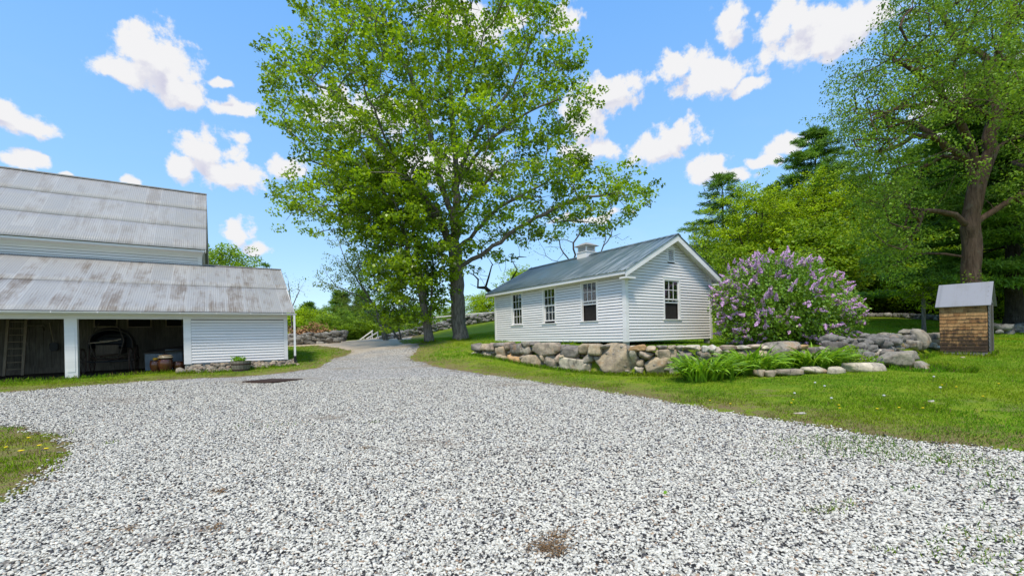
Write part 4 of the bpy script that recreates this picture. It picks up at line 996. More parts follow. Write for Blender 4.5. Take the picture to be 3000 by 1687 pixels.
# rubble end of the wall by the hut: loose rocks one can lift
RB = empty('rubble_wall', (0, 0, 0), 0, 'collapsed rough grey rock wall between the lilac bush and the shingled hut', 'stone wall')
L3 = [(1640,185,115,110,'d',15.2),(1600,262,100,60,'d',14.2),(1785,158,200,75,'g',15.6),(1760,120,90,30,'g',15.9),(1940,100,80,55,'g',16.4),(2010,100,72,45,'w',16.4),(1935,150,90,72,'p',16.0),(1830,212,165,55,'t',14.8),(1890,195,100,40,'l',15.0),
 (1890,252,125,68,'w',14.2),(1770,275,200,75,'t',13.9),(1985,215,80,55,'g',15.0),(1980,240,70,30,'w',14.6),(2040,112,80,55,'g',16.1),(2095,128,75,60,'d',15.9),(2010,150,80,60,'d',15.9),(2075,190,110,80,'d',15.3),(2150,150,90,80,'g',15.9),(2125,70,105,52,'g',16.6),
 (2190,75,80,50,'d',16.7),(2195,185,110,80,'g',15.5),(2240,130,145,200,'g',15.8),(2360,112,80,60,'g',17.2),(2405,100,80,50,'g',17.3),(2380,160,95,70,'o',17.0),(2330,190,90,55,'t',16.8),(2400,205,110,40,'l',16.8),(1700,330,130,60,'d',13.6),(1830,330,110,60,'d',13.5),(2030,228,90,40,'d',14.8),(1920,320,80,50,'d',13.5)]
for k, (cx, cy, w_, h_, c_, d) in enumerate(L3):
    q = at(1950 + cx * .33, 950 + cy * .33, d); hw, hh = w_ * .33 / F * d / 2 * 1.06, h_ * .33 / F * d / 2 * 1.1
    rock_obj('rock', 300 + k, q, (hw, max(.22, min(hw, hh) * .95), hh), random.uniform(.1, .6), c_, RB, 3, (random.uniform(-.1, .1), random.uniform(-.15, .15)), random.uniform(.6, 1.5), 'moss_stone' if k in (2, 14, 16, 15, 13, 29) else 'stone', .03)
Vs, Fs, b_ = [], [], 0
for k in range(150):
    s_ = rr.random() * 3; i = int(s_); a = np.array([(9.8, 13.6), (11.9, 14.2), (13.4, 15.4), (15.6, 17.1)]); q = a[i] + (a[i + 1] - a[i]) * (s_ - i) + rr.normal(0, .22, 2); zg = h1(*q)
    V, Fc = rock(int(rr.integers(40)), 2); h_ = rr.uniform(.09, .2); V = V * np.array([h_ * 1.3, h_, h_ * .8]) + np.array([q[0], q[1], zg + rr.uniform(-.05, .42)])
    Vs.append(V); Fs.append(Fc + b_); b_ += len(V)
o = link_mesh('infill_stones', np_mesh('infill_stones', np.concatenate(Vs), np.concatenate(Fs), smooth=True), M['stone'], RB); o.color = (.20, .19, .18, 1); o['kind'] = 'stuff'
def boulder(X, Y, w_, h_, d, col, label, seed, mat='stone', rz=.3, hd=None, boxy=.6):
    q = at(X, Y, d); hw, hh = w_ / F * d / 2, h_ / F * d / 2
    return tag(rock_obj('boulder', seed, q, (hw, hd or hw * .8, hh), rz, col, None, 4, (0, 0), boxy, mat, .03), label, 'boulder')
boulder(1950+2035*.33, 950+322*.33, 92, 54, 12.6, 'g', 'big square grey boulder at the end of the rubble wall', 401)
boulder(1950+2165*.33, 950+280*.33, 48, 34, 13.3, 'g', 'pale boulder tucked behind the big square grey one', 402)
boulder(1950+2290*.33, 950+395*.33, 54, 48, 12.3, 'g', 'moss covered boulder standing alone on the lawn edge', 403, 'moss_stone')
boulder(1950+2430*.33, 950+425*.33, 34, 30, 12.2, 'g', 'small speckled boulder right of the mossy one', 404)
boulder(1950+2200*.33, 950+380*.33, 52, 26, 12.9, 'l', 'flat pale rock wedged between the square boulder and the mossy boulder', 405)
# granite edging of the flower bed
E6 = [(820,892,415,468),(895,1003,420,468),(1012,1240,412,464),(1248,1456,390,444),(1460,1600,390,440),(1590,1998,352,424)]
EL = ['short dark edging block at the left end of the bed','low edging stone second from the left of the bed','long flat edging stone in front of the leafy ground plants','thick granite edging block mid bed','edging block below the right daylily clump','longest rough granite slab edging the right of the bed']
for k, (a, b, t_, bo) in enumerate(E6):
    X0, X1, Yt, Yb = 1950 + a * .33, 1950 + b * .33, 950 + t_ * .33, 950 + bo * .33
    g0_, g1_ = gnd(X0, Yb + (2 if k < 5 else 3)), gnd(X1, Yb - (2 if k < 5 else 3)); cx_, cy_ = (g0_[0] + g1_[0]) / 2, (g0_[1] + g1_[1]) / 2
    hh = (Yb - Yt) / F * cy_ / 2 + .03; hw = math.hypot(g0_[0]-g1_[0], g0_[1]-g1_[1]) / 2
    o = rock_obj('edging_stone', 500 + k, (cx_, cy_ + .14, h1(cx_, cy_) + hh * .75), (hw * 1.0, .15, hh), math.atan2(g1_[1]-g0_[1], g1_[0]-g0_[0]), 'b' if k < 3 else 'l', None, 3, (0, 0), 1.3, 'stone', .012)
    tag(o, EL[k], 'edging stone', 'granite edging stones of the flower bed')
# fieldstones heaped against the barn foundation
fr = random.Random(5); protos = []
for k in range(12):
    V, Fc = rock(600 + k, 2, .35, 5, .02); protos.append(np_mesh('fieldstone', V, Fc, smooth=True)); protos[-1].materials.append(M['stone'])
def fstone(lx, ly, z, s_, col, label='small rounded stone in the heap against the barn foundation', grp_='stones heaped along the barn foundation', sq=(1, 1, .75)):
    q = bw(lx, ly); o = bpy.data.objects.new('fieldstone', fr.choice(protos)); COL.objects.link(o)
    o.location = (q.x, q.y, z); o.rotation_euler = (fr.uniform(-.5, .5), fr.uniform(-.5, .5), fr.uniform(0, 6)); o.scale = (s_ * sq[0] * fr.uniform(.85, 1.3), s_ * sq[1], s_ * sq[2])
    c = PAL[col]; k = fr.uniform(.75, 1.2); o.color = (c[0] * k, c[1] * k, c[2] * k, 1); return tag(o, label, 'stone', grp_)
for k in range(230):
    lx = fr.uniform(.0, 3.85); t_ = fr.random(); ly = -.10 - .62 * t_ ** .8; q = bw(lx, ly); zg = h1(q.x, q.y)
    top = .84 - .12 * max(0, .5 - lx); z = zg + max(.02, (top - zg) * (1 - t_ * .92)) - .05; fstone(lx, ly, z, fr.uniform(.05, .105), fr.choice('gggtbldpg'))
for lx, ly, s_, lb in ((-.20, -.50, .17, 'largest pale rounded stone at the left end of the foundation heap'), (.10, -.52, .15, 'grey rounded stone next to the largest one of the heap'), (.35, -.66, .09, 'small pale stone in front of the left end of the heap')):
    q = bw(lx, ly); fstone(lx, ly, h1(q.x, q.y) + s_ * .5, s_, 'g', lb, None)
v = MB()
for k in range(7): v.box(-.1 + k * .55, .43 + k * .55, .01, .30, .28, .82)
v.build('foundation', M['concrete'], barn, bevel=.02)

# far dry stone walls
def far_wall(path, hs, label, n, seed, sz=(.16, .32), col=(.2, .19, .18)):
    r = np.random.default_rng(seed); P_ = np.array(path, float); L_ = np.linalg.norm(np.diff(P_, axis=0), axis=1); cum = np.concatenate([[0], np.cumsum(L_)])
    root = empty('stone_wall', (0, 0, 0), 0, label, 'stone wall'); layers = 2; Vs, Fs, C_, b_ = [], [], [], 0
    for k in range(n):
        s_ = r.random() * cum[-1]; i = min(np.searchsorted(cum, s_) - 1, len(L_) - 1); i = max(i, 0); f_ = (s_ - cum[i]) / L_[i]; d_ = (P_[i + 1] - P_[i]) / L_[i]
        q = P_[i] + d_ * (s_ - cum[i]) + np.array([-d_[1], d_[0]]) * r.uniform(-.2, .2); hh = np.interp(s_ / cum[-1], np.linspace(0, 1, len(hs)), hs)
        w_ = r.uniform(*sz); V, Fc = rock(int(r.integers(60)) + 700, 2, .6); V = V * np.array([w_ * 1.25, w_ * .9, w_ * .72]); a = math.atan2(d_[1], d_[0])
        V = V @ np.array([[math.cos(a), math.sin(a), 0], [-math.sin(a), math.cos(a), 0], [0, 0, 1]]); V += np.array([q[0], q[1], h1(*q) + r.random() * max(.05, hh - w_ * .5)])
        Vs.append(V); Fs.append(Fc + b_); b_ += len(V); C_ += [r.uniform(.55, 1.7)] * len(Fc)
    me = np_mesh('stones', np.concatenate(Vs), np.concatenate(Fs), smooth=True, attrs={'v': ('FACE', np.array(C_))}); o = link_mesh('stones', me, M['far_stone'], root); o['kind'] = 'stuff'; return root
def mat_far():
    m, t = new_mat('far_field_stone'); p = t.obj(); n = t.noise(p, 4, 5, .7)
    c = t.mix(t.rng(n, .35, .65), (.10, .095, .09, 1), (.26, .25, .23, 1)); c = t.mix(1, c, t.comb(t.attr('v')[2], t.attr('v')[2], t.attr('v')[2]), 'MULTIPLY')
    c = t.mix(t.rng(t.noise(p, 9, 4, .7), .6, .7, 0, .6), c, (.5, .5, .46, 1)); return finish(m, t, c, .9, t.bump(n, .8, .05), spec=.15)
M['far_stone'] = mat_far()
def XY(X, Y, d): q = at(X, Y, d); return (q.x, q.y)
far_wall([XY(700,1000,30), XY(850,1000,32), XY(1008,1000,33)], [1.0, .9, .95], 'low dark stone wall beyond the barn, below the brown brush heap', 260, 1)
far_wall([XY(1122,980,38), XY(1200,960,40), XY(1320,950,42), XY(1460,940,43), XY(1600,930,45)], [.35, .8, .95, 1.0, 1.0], 'long grey stone wall climbing the lawn behind the two roadside trees', 620, 2, (.14, .27))
far_wall([XY(2540,935,40), XY(2640,940,37), XY(2740,955,33), XY(2800,960,31)], [.35, .35, .4, .4], 'low far stone wall at the wood edge behind the green rise', 170, 3)
far_wall([XY(2915,965,23), XY(2990,972,23.5), XY(3080,980,25)], [.55, .5, .45], 'short tumbled stone wall right of the shingled hut under the pine', 80, 4, (.16, .3))
# white rail above the far wall
rl = empty('rail_fence', (0, 0, 0), 0, 'thin white rail fence running above the far stone wall', 'fence')
pts = [at(1268, 930, 43), at(1360, 921, 44), at(1452, 914, 45), at(1560, 905, 46)]
v = MB()
for a, b in zip(pts[:-1], pts[1:]): v.bar(a, b, .08, .11)
v.build('rail', M['trim'], rl)
for p_ in pts: v = MB(); v.bar((p_.x, p_.y, h1(p_.x, p_.y) - .2), p_, .07); v.build('post', M['grey_wood'], rl)
hr = empty('hand_rail', (0, 0, 0), 0, 'white sloping handrails going down beside the end of the drive', 'railing')
for (a, b, d) in (((1052,997),(1092,968),39), ((1074,992),(1108,972),38)):
    p0, p1 = at(*a, d), at(*b, d); v = MB(); v.bar(p0, p1, .10, .10); v.build('rail', M['trim'], hr)
    for t_ in (.35, .95): q = p0.lerp(p1, t_); v = MB(); v.bar((q.x, q.y, h1(q.x, q.y) - .3), q, .06); v.build('post', M['trim'], hr)
p0, p1 = at(1103, 988, 38), at(1122, 984, 38); v = MB(); v.bar(p0, p1, .3, .10); tag(v.build('white_plank', M['trim']), 'white plank lying at the foot of the far stone wall', 'plank')

# ================================================================== shingled hut
def mat_cedar():
    m, t = new_mat('cedar_shingle'); p = t.obj(); x, y, z = t.sep(p); v_ = t.attr('v')[2]
    g = t.noise(scaled(t, p, (10, 10, 1.2)), 4, 5, .7); b = t.noise(scaled(t, p, (3, 3, 1.5)), 2, 4, .7)
    c = t.mix(v_, (.30, .15, .06, 1), (.52, .31, .14, 1)); c = t.mix(t.rng(g, .3, .7, 0, .5), c, (.20, .09, .03, 1))
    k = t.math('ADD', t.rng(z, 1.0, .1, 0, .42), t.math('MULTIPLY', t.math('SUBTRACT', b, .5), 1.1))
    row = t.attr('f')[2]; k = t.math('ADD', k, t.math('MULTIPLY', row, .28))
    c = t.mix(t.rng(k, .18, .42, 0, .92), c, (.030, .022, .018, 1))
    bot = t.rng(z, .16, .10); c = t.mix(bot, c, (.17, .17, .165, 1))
    return finish(m, t, c, .8, t.bump(g, .4, .01), spec=.2)
M['cedar'] = mat_cedar(); M['grey_shingle'] = mat_wood('grey_shingle', (.10, .10, .10), (.20, .195, .185))
c = at(2830, 1037, 15.3); zg = h1(c.x, c.y); HZ = zg
hut = empty('shingled_hut', (0, 0, 0), 0, 'tiny hut with brown cedar shingles and a bright metal roof on the right lawn', 'hut')
pL, pR = (15.25, 15.60), (15.95, 14.67)
HZ = h1(15.7, 15.2) - .02
hut.location = (pL[0], pL[1], HZ); hut.rotation_euler.z = math.atan2(pR[1] - pL[1], pR[0] - pL[0]); HWd = 1.165; HD = 1.2
hz = lambda Y: (1038 - Y) / F * 15.2
ze = hz(882); zr = hz(834) + .10
def shingles(parent, mat, place, width, z0, z1span, n, name='wall', zs=None):
    Vs, fs, vv, ff = [], [], [], []; e = (z1span - z0) / n; rr_ = random.Random(3)
    for i in range(n):
        u = -.01; za = z0 + i * e; zb = za + e + .03; w0, w1 = width(za) if callable(width) else (0, width)
        u = w0
        while u < w1 - .01:
            wd = min(rr_.uniform(.09, .2), w1 - u); dz = rr_.uniform(-.006, .006); o0, o1 = .026 + rr_.uniform(-.003, .003), .006
            a_, b_ = u + .002, u + wd - .002; k = len(Vs)
            Vs += [place(a_, o0, za + dz), place(b_, o0, za + dz), place(b_, o1, zb), place(a_, o1, zb), place(a_, 0, za + dz), place(b_, 0, za + dz)]
            fs += [(k, k+1, k+2, k+3), (k+4, k+5, k+1, k)]; q = rr_.random(); vv += [q, q]; ff += [1, 1, 0, 0, 1, 1]; u += wd
    me = bpy.data.meshes.new(name); me.from_pydata(Vs, [], fs); a = me.attributes.new('v', 'FLOAT', 'FACE'); a.data.foreach_set('value', np.array(vv, np.float32))
    a = me.attributes.new('f', 'FLOAT', 'POINT'); a.data.foreach_set('value', np.array(ff, np.float32)); return link_mesh(name, me, mat, parent)
shingles(hut, M['cedar'], lambda u, o, z: (u, -o, z), HWd, .02, ze - .1, 14, 'front_wall')
v = MB(); v.box(.01, HWd - .01, .0, HD, .0, ze - .02); v.box(-.01, HWd + .01, -.035, -.001, ze - .10, ze - .02); v.build('core', M['dark_wood'], hut)
sg = shingles(hut, M['grey_shingle'], lambda u, o, z: (HWd + o, u, z), (0, .28) if False else (lambda z: (0, .28)), .02, ze - .02, 13, 'side_wall')
shingles(hut, M['grey_shingle'], lambda u, o, z: (HWd + o, u, z), lambda z: (.95, HD), .02, ze, 13, 'side_wall')
shingles(hut, M['grey_shingle'], lambda u, o, z: (HWd + o, u, z), lambda z: ((z + .13 - ze) * HD / 2 / (zr - ze), HD - (z + .13 - ze) * HD / 2 / (zr - ze)), ze + .0, zr - .17, 3, 'side_wall')
v = MB(); v.box(HWd - .02, HWd + .022, .30, .93, .03, ze - .02); dr = v.build('door', M['dark_wood'], hut)
v = MB(); v.box(HWd, HWd + .045, .25, .30, .03, ze); v.box(HWd, HWd + .045, .93, .98, .03, ze); v.box(HWd, HWd + .045, .30, .93, ze - .05, ze); v.build('door_frame', M['grey_shingle'], dr)
v = MB(); v.prism([(0, 0), (HWd, 0)], 0, 0) if False else v.add([(0, 0, ze), (HWd, 0, ze), (HWd, HD, ze), (0, HD, ze), (0, HD/2, zr - .04), (HWd, HD/2, zr - .04)], [(0,1,5,4),(2,3,4,5),(1,2,5),(3,0,4),(0,3,2,1)]); v.build('gable', M['dark_wood'], hut)
v = MB(); dd_ = .13
sl = (zr - ze) / (HD / 2)
for s_ in (0, 1):
    y0, y1 = (-dd_, HD / 2) if s_ == 0 else (HD + dd_, HD / 2); zz = ze - dd_ * sl
    v.add([(-.09, y0, zz), (HWd + .10, y0, zz), (HWd + .10, y1, zr), (-.09, y1, zr), (-.09, y0, zz + .02), (HWd + .10, y0, zz + .02), (HWd + .10, y1, zr + .02), (-.09, y1, zr + .02)], [(0,3,2,1),(4,5,6,7),(0,1,5,4),(1,2,6,5),(2,3,7,6),(3,0,4,7)])
M['hut_roof'] = mat_galv('bright_sheet_metal', (.23, .23, .25), (.21, .21, .235), (.27, .27, .29), (.16, .14, .12), .6, .6, 0, (3, 5))
v.build('roof', M['hut_roof'], hut)

# ================================================================== plants
def nodes_tree(limbs, clusters, alpha=.35, step=.45, seed=0, root_r=None, rmin=.012, power=2.2, wig=.05, leader=None):
    """limbs: list of point lists, the first is the trunk. clusters (n,3). returns pos, parent, radius, tip ids"""
    r = np.random.default_rng(seed); pos, par, plen = [], [], []
    def addpath(pts, start):
        pts = [np.array(p, float) for p in pts]; cur = start; first = cur is None
        if first: pos.append(pts[0]); par.append(-1); plen.append(0.); cur = 0
        p_prev = pos[cur]
        for p in (pts[1:] if first else pts):
            seg = np.linalg.norm(p - p_prev); n = max(1, int(seg / step))
            for k in range(1, n + 1):
                q = p_prev + (p - p_prev) * k / n + (r.normal(0, wig * min(1, seg), 3) if k < n else 0)
                pos.append(q); par.append(cur); plen.append(plen[cur] + np.linalg.norm(q - pos[cur])); cur = len(pos) - 1
            p_prev = p
        return cur
    addpath(limbs[0], None)
    for L_ in limbs[1:]:
        P_ = np.array(pos); i = int(np.argmin(((P_ - np.array(L_[0])) ** 2).sum(1))); addpath(L_[1:] if np.linalg.norm(P_[i] - np.array(L_[0])) < .8 else L_, i)
    base = np.array(pos[0]); cl = np.array(clusters); d0 = np.min(np.linalg.norm(cl[:, None] - np.array(pos)[None], axis=2), axis=1)
    nl = len(pos); tips = []; zfork = np.array(pos)[:, 2].min() + .12 * (np.array(cl)[:, 2].max() - np.array(pos)[:, 2].min())
    buf = np.zeros((60000, 3)); pl = np.zeros(60000); buf[:nl] = pos; pl[:nl] = plen; cnt = nl; parl = list(par)
    for ci in np.argsort(d0):
        c = cl[ci]; dv = buf[:cnt] - c; d = np.sqrt((dv ** 2).sum(1)); cost = d + alpha * pl[:cnt] * .35 + np.where(dv[:, 2] > .2, (dv[:, 2]) * .8, 0) + np.where(buf[:cnt, 2] < zfork, 5, 0)
        i = int(np.argmin(cost)); L_ = d[i]; n = max(1, int(L_ / step)); cur = i; a = buf[i].copy()
        mid = (a + c) / 2 + r.normal(0, .10 * L_, 3) + np.array([0, 0, .08 * L_])
        for k in range(1, n + 1):
            t_ = k / n; q = (1 - t_) ** 2 * a + 2 * t_ * (1 - t_) * mid + t_ * t_ * c
            buf[cnt] = q; pl[cnt] = pl[cur] + np.linalg.norm(q - buf[cur]); parl.append(cur); cur = cnt; cnt += 1
        tips.append(cur)
    P_ = buf[:cnt].copy(); parr = np.array(parl); acc = np.zeros(cnt); leaf = np.ones(cnt, bool); leaf[parr[parr >= 0]] = False
    acc[leaf] = rmin ** power
    for i in range(cnt - 1, 0, -1): acc[parr[i]] += acc[i]
    R_ = acc ** (1 / power)
    if root_r: 
        k = root_r / R_[0]; R_ = rmin + (R_ - rmin) * (root_r - rmin) / max(R_[0] - rmin, 1e-6)
    return P_, parr, R_, tips
def branch_mesh(name, P_, par, R_, thin=5, thick=12, flare=1.35, rthr=.07):
    """tubes along every segment; ring of the main child continues the parent's ring"""
    n = len(P_); dirs = np.zeros((n, 3)); i = np.arange(1, n); dirs[i] = P_[i] - P_[par[i]]; dirs[0] = (0, 0, 1)
    dirs /= np.linalg.norm(dirs, axis=1, keepdims=True) + 1e-9
    main = np.full(n, -1); best = np.zeros(n)
    for k in range(1, n):
        if R_[k] > best[par[k]]: best[par[k]] = R_[k]; main[par[k]] = k
    ismain = np.zeros(n, bool); ismain[main[main >= 0]] = True
    av = dirs.copy(); mm = main >= 0; av[mm] += dirs[main[mm]]; av /= np.linalg.norm(av, axis=1, keepdims=True) + 1e-9
    def ring(c, d, r_, k):
        ref = np.where(np.abs(d[:, 1:2]) > .9, [[1., 0, 0]], [[0, 1., 0]]); a = np.cross(ref, d); a /= np.linalg.norm(a, axis=1, keepdims=True) + 1e-9; b = np.cross(d, a)
        th = np.arange(k) * 2 * math.pi / k; return c[:, None] + r_[:, None, None] * (a[:, None] * np.cos(th)[None, :, None] + b[:, None] * np.sin(th)[None, :, None])
    Vs, Fs, b_ = [], [], 0
    for k, sel in ((thick, R_[1:] >= rthr), (thin, R_[1:] < rthr)):
        ids = np.arange(1, n)[sel]
        if len(ids) == 0: continue
        p = par[ids]; mn = ismain[ids]
        c0 = P_[p]; d0 = np.where(mn[:, None], av[p], dirs[ids]); r0 = np.where(mn, R_[p], np.minimum(R_[p], R_[ids] * 1.25))
        rr_ = R_.copy(); low = P_[:, 2] - P_[0, 2]; rr_ = rr_ * (1 + (flare - 1) * np.exp(-low / .35) * (R_ > R_[0] * .6))
        r0 = np.where(mn, rr_[p], r0)
        A_ = ring(c0, d0, r0, k); B_ = ring(P_[ids], av[ids], rr_[ids], k); m_ = len(ids)
        V = np.concatenate([A_, B_], 1).reshape(-1, 3); j = np.arange(k); jn = (j + 1) % k
        q = np.stack([j, jn, jn + k, j + k], 1); Fc = (q[None] + (np.arange(m_) * 2 * k)[:, None, None]).reshape(-1, 4)
        Vs.append(V); Fs.append(Fc + b_); b_ += len(V)
    return np_mesh(name, np.concatenate(Vs), np.concatenate(Fs), smooth=True)
def mat_bark(name, a, b, sc=1.0, lich=.3):
    m, t = new_mat(name); p = t.obj(); n = t.noise(scaled(t, p, (1, 1, .16)), 16 * sc, 5, .7, .5); k = t.noise(p, 2.5, 4, .65)
    c = t.mix(t.rng(n, .35, .65), a + (1,), b + (1,)); c = t.mix(t.rng(k, .55, .7, 0, lich), c, (.33, .34, .28, 1))
    return finish(m, t, c, .92, t.bump(n, 1.0, .06), spec=.1)
M['bark'] = mat_bark('maple_bark', (.085, .072, .06), (.26, .23, .20)); M['dark_bark'] = mat_bark('dark_bark', (.028, .024, .02), (.085, .072, .06), 1, .12)
M['pine_bark'] = mat_bark('old_red_brown_bark', (.06, .038, .028), (.17, .11, .08), .5, .15)
M['dead'] = mat_bark('dead_wood', (.03, .026, .024), (.10, .09, .08), 1, .25)
LEAF = dict(
 maple=(np.array([(0,0,0),(.34,.10,-.06),(.55,.42,-.10),(.26,.52,.0),(.30,.86,-.05),(0,1.05,-.10),(-.30,.86,-.05),(-.26,.52,.0),(-.55,.42,-.10),(-.34,.10,-.06)]) * np.array([.95, 1, 1]), [tuple(range(10))]),
 oval=(np.array([(0,0,0),(.26,.28,.05),(.27,.62,.04),(0,1,-.06),(-.27,.62,.04),(-.26,.28,.05)]), [tuple(range(6))]),
 small=(np.array([(0,0,0),(.30,.45,.06),(0,1,0),(-.30,.45,.06)]), [(0,1,2,3)]),
 needle=(np.array([(-.5,0,0),(.5,0,0),(.30,1,.0),(-.30,1,.0)]), [(0,1,2,3)]))
def leaves(name, kind, centers, per, spread, size, seed, droop=.35, upbias=.5, axis=None, var=.25, clvar=.5, width=1.0):
    r = np.random.default_rng(seed); C_ = np.repeat(centers, per, 0); N = len(C_)
    sp = np.asarray(spread, float); off = r.normal(0, 1, (N, 3)); off /= np.maximum(1, np.linalg.norm(off, axis=1, keepdims=True) / 1.6); off *= sp
    pos = C_ + off
    nrm = r.normal(0, 1, (N, 3)); nrm[:, 2] = np.abs(nrm[:, 2]) + upbias; nrm /= np.linalg.norm(nrm, axis=1, keepdims=True)
    out = off / (sp + 1e-6); tipd = out * .7 + r.normal(0, .6, (N, 3)); tipd[:, 2] -= droop * 2
    if axis is not None: tipd = tipd * .5 + np.repeat(axis, per, 0) * 1.5
    yd = tipd - nrm * (tipd * nrm).sum(1, keepdims=True); yd /= np.linalg.norm(yd, axis=1, keepdims=True) + 1e-9; xd = np.cross(yd, nrm)
    R = np.stack([xd, yd, nrm], 2); s_ = r.uniform(size[0], size[1], N); tv, tf = LEAF[kind]
    V, Fc = stamp(tv, tf, pos, R, np.stack([s_ * width, s_, s_], 1))
    cv = np.repeat(r.random(len(centers)), per); v_ = np.clip(.5 + (cv - .5) * clvar + (r.random(N) - .5) * var * 2, 0, 1)
    return np_mesh(name, V, Fc, attrs={'v': ('FACE', v_)})
def poly_clusters(poly, d, n, depth, seed, px=1.1646, lo=0.35, edge=True, zsq=1.0):
    """sample cluster centres in a crown whose silhouette is poly (photo units) at distance d"""
    r = np.random.default_rng(seed); P_ = [at(a * px, b * px, d) for a, b in poly]; P2 = [(p.x, p.z) for p in P_]
    xs_, zs_ = np.array(P2).T; out = []
    cand = np.stack([r.uniform(xs_.min(), xs_.max(), n * 12), r.uniform(zs_.min(), zs_.max(), n * 12)], 1); s_ = sdf(cand[:, 0], cand[:, 1], P2); cand = cand[s_ > .0]; s_ = s_[s_ > .0]
    smax = np.percentile(s_, 97); hd = depth * np.sqrt(np.clip(1 - (1 - np.clip(s_ / smax, 0, 1)) ** 2, 0.02, 1)); u = r.uniform(-1, 1, len(cand)); u = np.sign(u) * np.abs(u) ** (1 - lo * .8)
    C_ = np.stack([cand[:, 0], np.full(len(cand), d) + u * hd, cand[:, 1]], 1)
    # perspective: keep the silhouette by scaling about the eye line
    k = C_[:, 1] / d; C_[:, 0] *= k; C_[:, 2] = EYE + (C_[:, 2] - EYE) * np.where(C_[:, 1] < d, k, 1)
    keep = []; mind = None
    # thin to a loose blue-noise set
    C_ = C_[:n * 5]; taken = np.zeros((n, 3)); m_ = 0; vol = (xs_.max() - xs_.min()) * (zs_.max() - zs_.min()) * depth * 1.0; md = .62 * (vol / n) ** (1 / 3)
    for c in C_:
        if m_ >= n: break
        if m_ == 0 or ((taken[:m_] - c) ** 2).sum(1).min() > md * md: taken[m_] = c; m_ += 1
    return taken[:m_]
def lim(pts, d, ys, px=1.0, ox=0, oy=0):
    out = []
    for k, (a, b) in enumerate(pts):
        dd_ = d + (ys * k / (len(pts) - 1)); out.append(tuple(at(ox + a * px, oy + b * px, dd_)))
    return out
def make_tree(name, limbs, clusters, leafkind, per, spread, size, leafmat_, bark, label, cat, seed, root_r, group=None, **kw):
    root = empty(name, tuple(limbs[0][0]), 0, label, cat, group); off = np.array(limbs[0][0])
    lk = {k: kw.pop(k) for k in ('droop', 'upbias', 'var', 'clvar', 'width') if k in kw}
    P_, par, R_, tips = nodes_tree(limbs, clusters, seed=seed, root_r=root_r, **kw)
    bm_ = branch_mesh('trunk', P_ - off, par, R_); link_mesh('trunk', bm_, bark, root)
    # sprays: a few twig ends round each cluster
    r = np.random.default_rng(seed + 9); cen = np.repeat(P_[tips], 3, 0) + r.normal(0, 1, (len(tips) * 3, 3)) * np.array(spread) * 1.0
    c0 = np.repeat(P_[tips], 3, 0)
    me = leaves('crown', leafkind, cen - off, max(1, per // 3), np.array(spread) * .46, size, seed, **lk); link_mesh('crown', me, leafmat_, root)
    # fine twigs to the sprays
    V, Fc = [], []
    tw = MB(); a = c0 - off; b = cen - off; d = b - a; n_ = len(a); q = np.stack([a + np.array([.006, 0, 0]), a - np.array([.006, 0, 0]), b], 1).reshape(-1, 3)
    me = np_mesh('twigs', q, np.arange(n_ * 3).reshape(-1, 3)); link_mesh('twigs', me, bark, root)['kind'] = 'stuff'
    return root
M['lf_maple'] = leafmat('maple_leaf', (.15, .31, .012), .70, .5, .34, (1.6, 1.15, 1.0), .6)
M['lf_oak'] = leafmat('old_tree_leaf', (.14, .27, .03), .6, .45, .5, (1.4, 1.15, 1.0), .3)
M['lf_yellow'] = leafmat('yellow_green_leaf', (.27, .43, .012), .5, .45, .5, (1.25, 1.05, 1), .3)
M['lf_mid'] = leafmat('mid_green_leaf', (.16, .31, .020), .55, .45, .5, (1.5, 1.15, 1), .3)
M['lf_pine'] = leafmat('pine_needle', (.12, .23, .045), .6, .3, .5, (1.4, 1.3, 1), .2)
M['lf_birch'] = leafmat('birch_leaf', (.17, .26, .04), .45, .45, .5, (1.3, 1.1, 1), .3)
M['lf_lilac'] = leafmat('lilac_leaf', (.13, .28, .03), .55, .38, .35, (1.5, 1.2, 1), .5)
# --- big roadside maple
z6 = lambda *p: [(700 + a * .7246, b * .7246) for a, b in p]
D0 = 25.0
HP = [(705,95),(655,200),(690,250),(722,340),(765,388),(706,435),(692,520),(725,562),(800,592),(890,578),(975,560),(1050,590),(1120,560),(1180,600),(1190,655),(1290,635),(1350,600),(1370,560),(1450,565),(1500,600),(1560,555),(1640,505),(1600,430),(1510,405),(1440,345),(1485,250),(1485,165),(1450,100),(1415,30),(1390,-70),(1250,-170),(1050,-210),(880,-160),(790,-50),(745,40)]
hb = at(1350, 998, D0); hb.z = h1(hb.x, hb.y) - .1
HL_ = [[tuple(hb)] + lim(z6((886,1250),(880,1120),(880,1050),(878,940),(872,860),(880,700),(862,480),(850,250),(845,60),(850,-120)), D0, .5),
 lim(z6((876,1080),(830,930),(745,800),(650,690),(560,570),(465,440),(360,360),(220,280)), D0, -2.5),
 lim(z6((874,900),(822,760),(792,600),(752,480),(700,330),(620,150),(560,-20)), D0, 2.0),
 lim(z6((878,760),(930,600),(995,480),(1070,400),(1140,270),(1200,130)), D0, 2.2),
 lim(z6((880,720),(950,640),(1020,560),(1110,490),(1220,430),(1330,390)), D0, -2.2),
 lim(z6((890,1090),(975,1035),(1085,950),(1170,900),(1270,845),(1400,795),(1560,780)), D0, -1.5),
 lim(z6((892,1010),(960,930),(1050,840),(1160,780),(1300,700),(1400,650)), D0, 3.0),
 lim(z6((825,915),(740,840),(600,770),(420,700),(290,650)), D0, 1.5),
 lim(z6((862,480),(930,330),(980,180),(1010,20)), D0, -3), lim(z6((700,740),(620,620),(560,480),(480,300)), D0, -4), lim(z6((880,1000),(800,850),(690,720),(560,680)), D0, -5), lim(z6((885,900),(960,780),(1030,700),(1100,640)), D0, -5)]
hc = poly_clusters(HP, D0, 720, 5.6, 5)
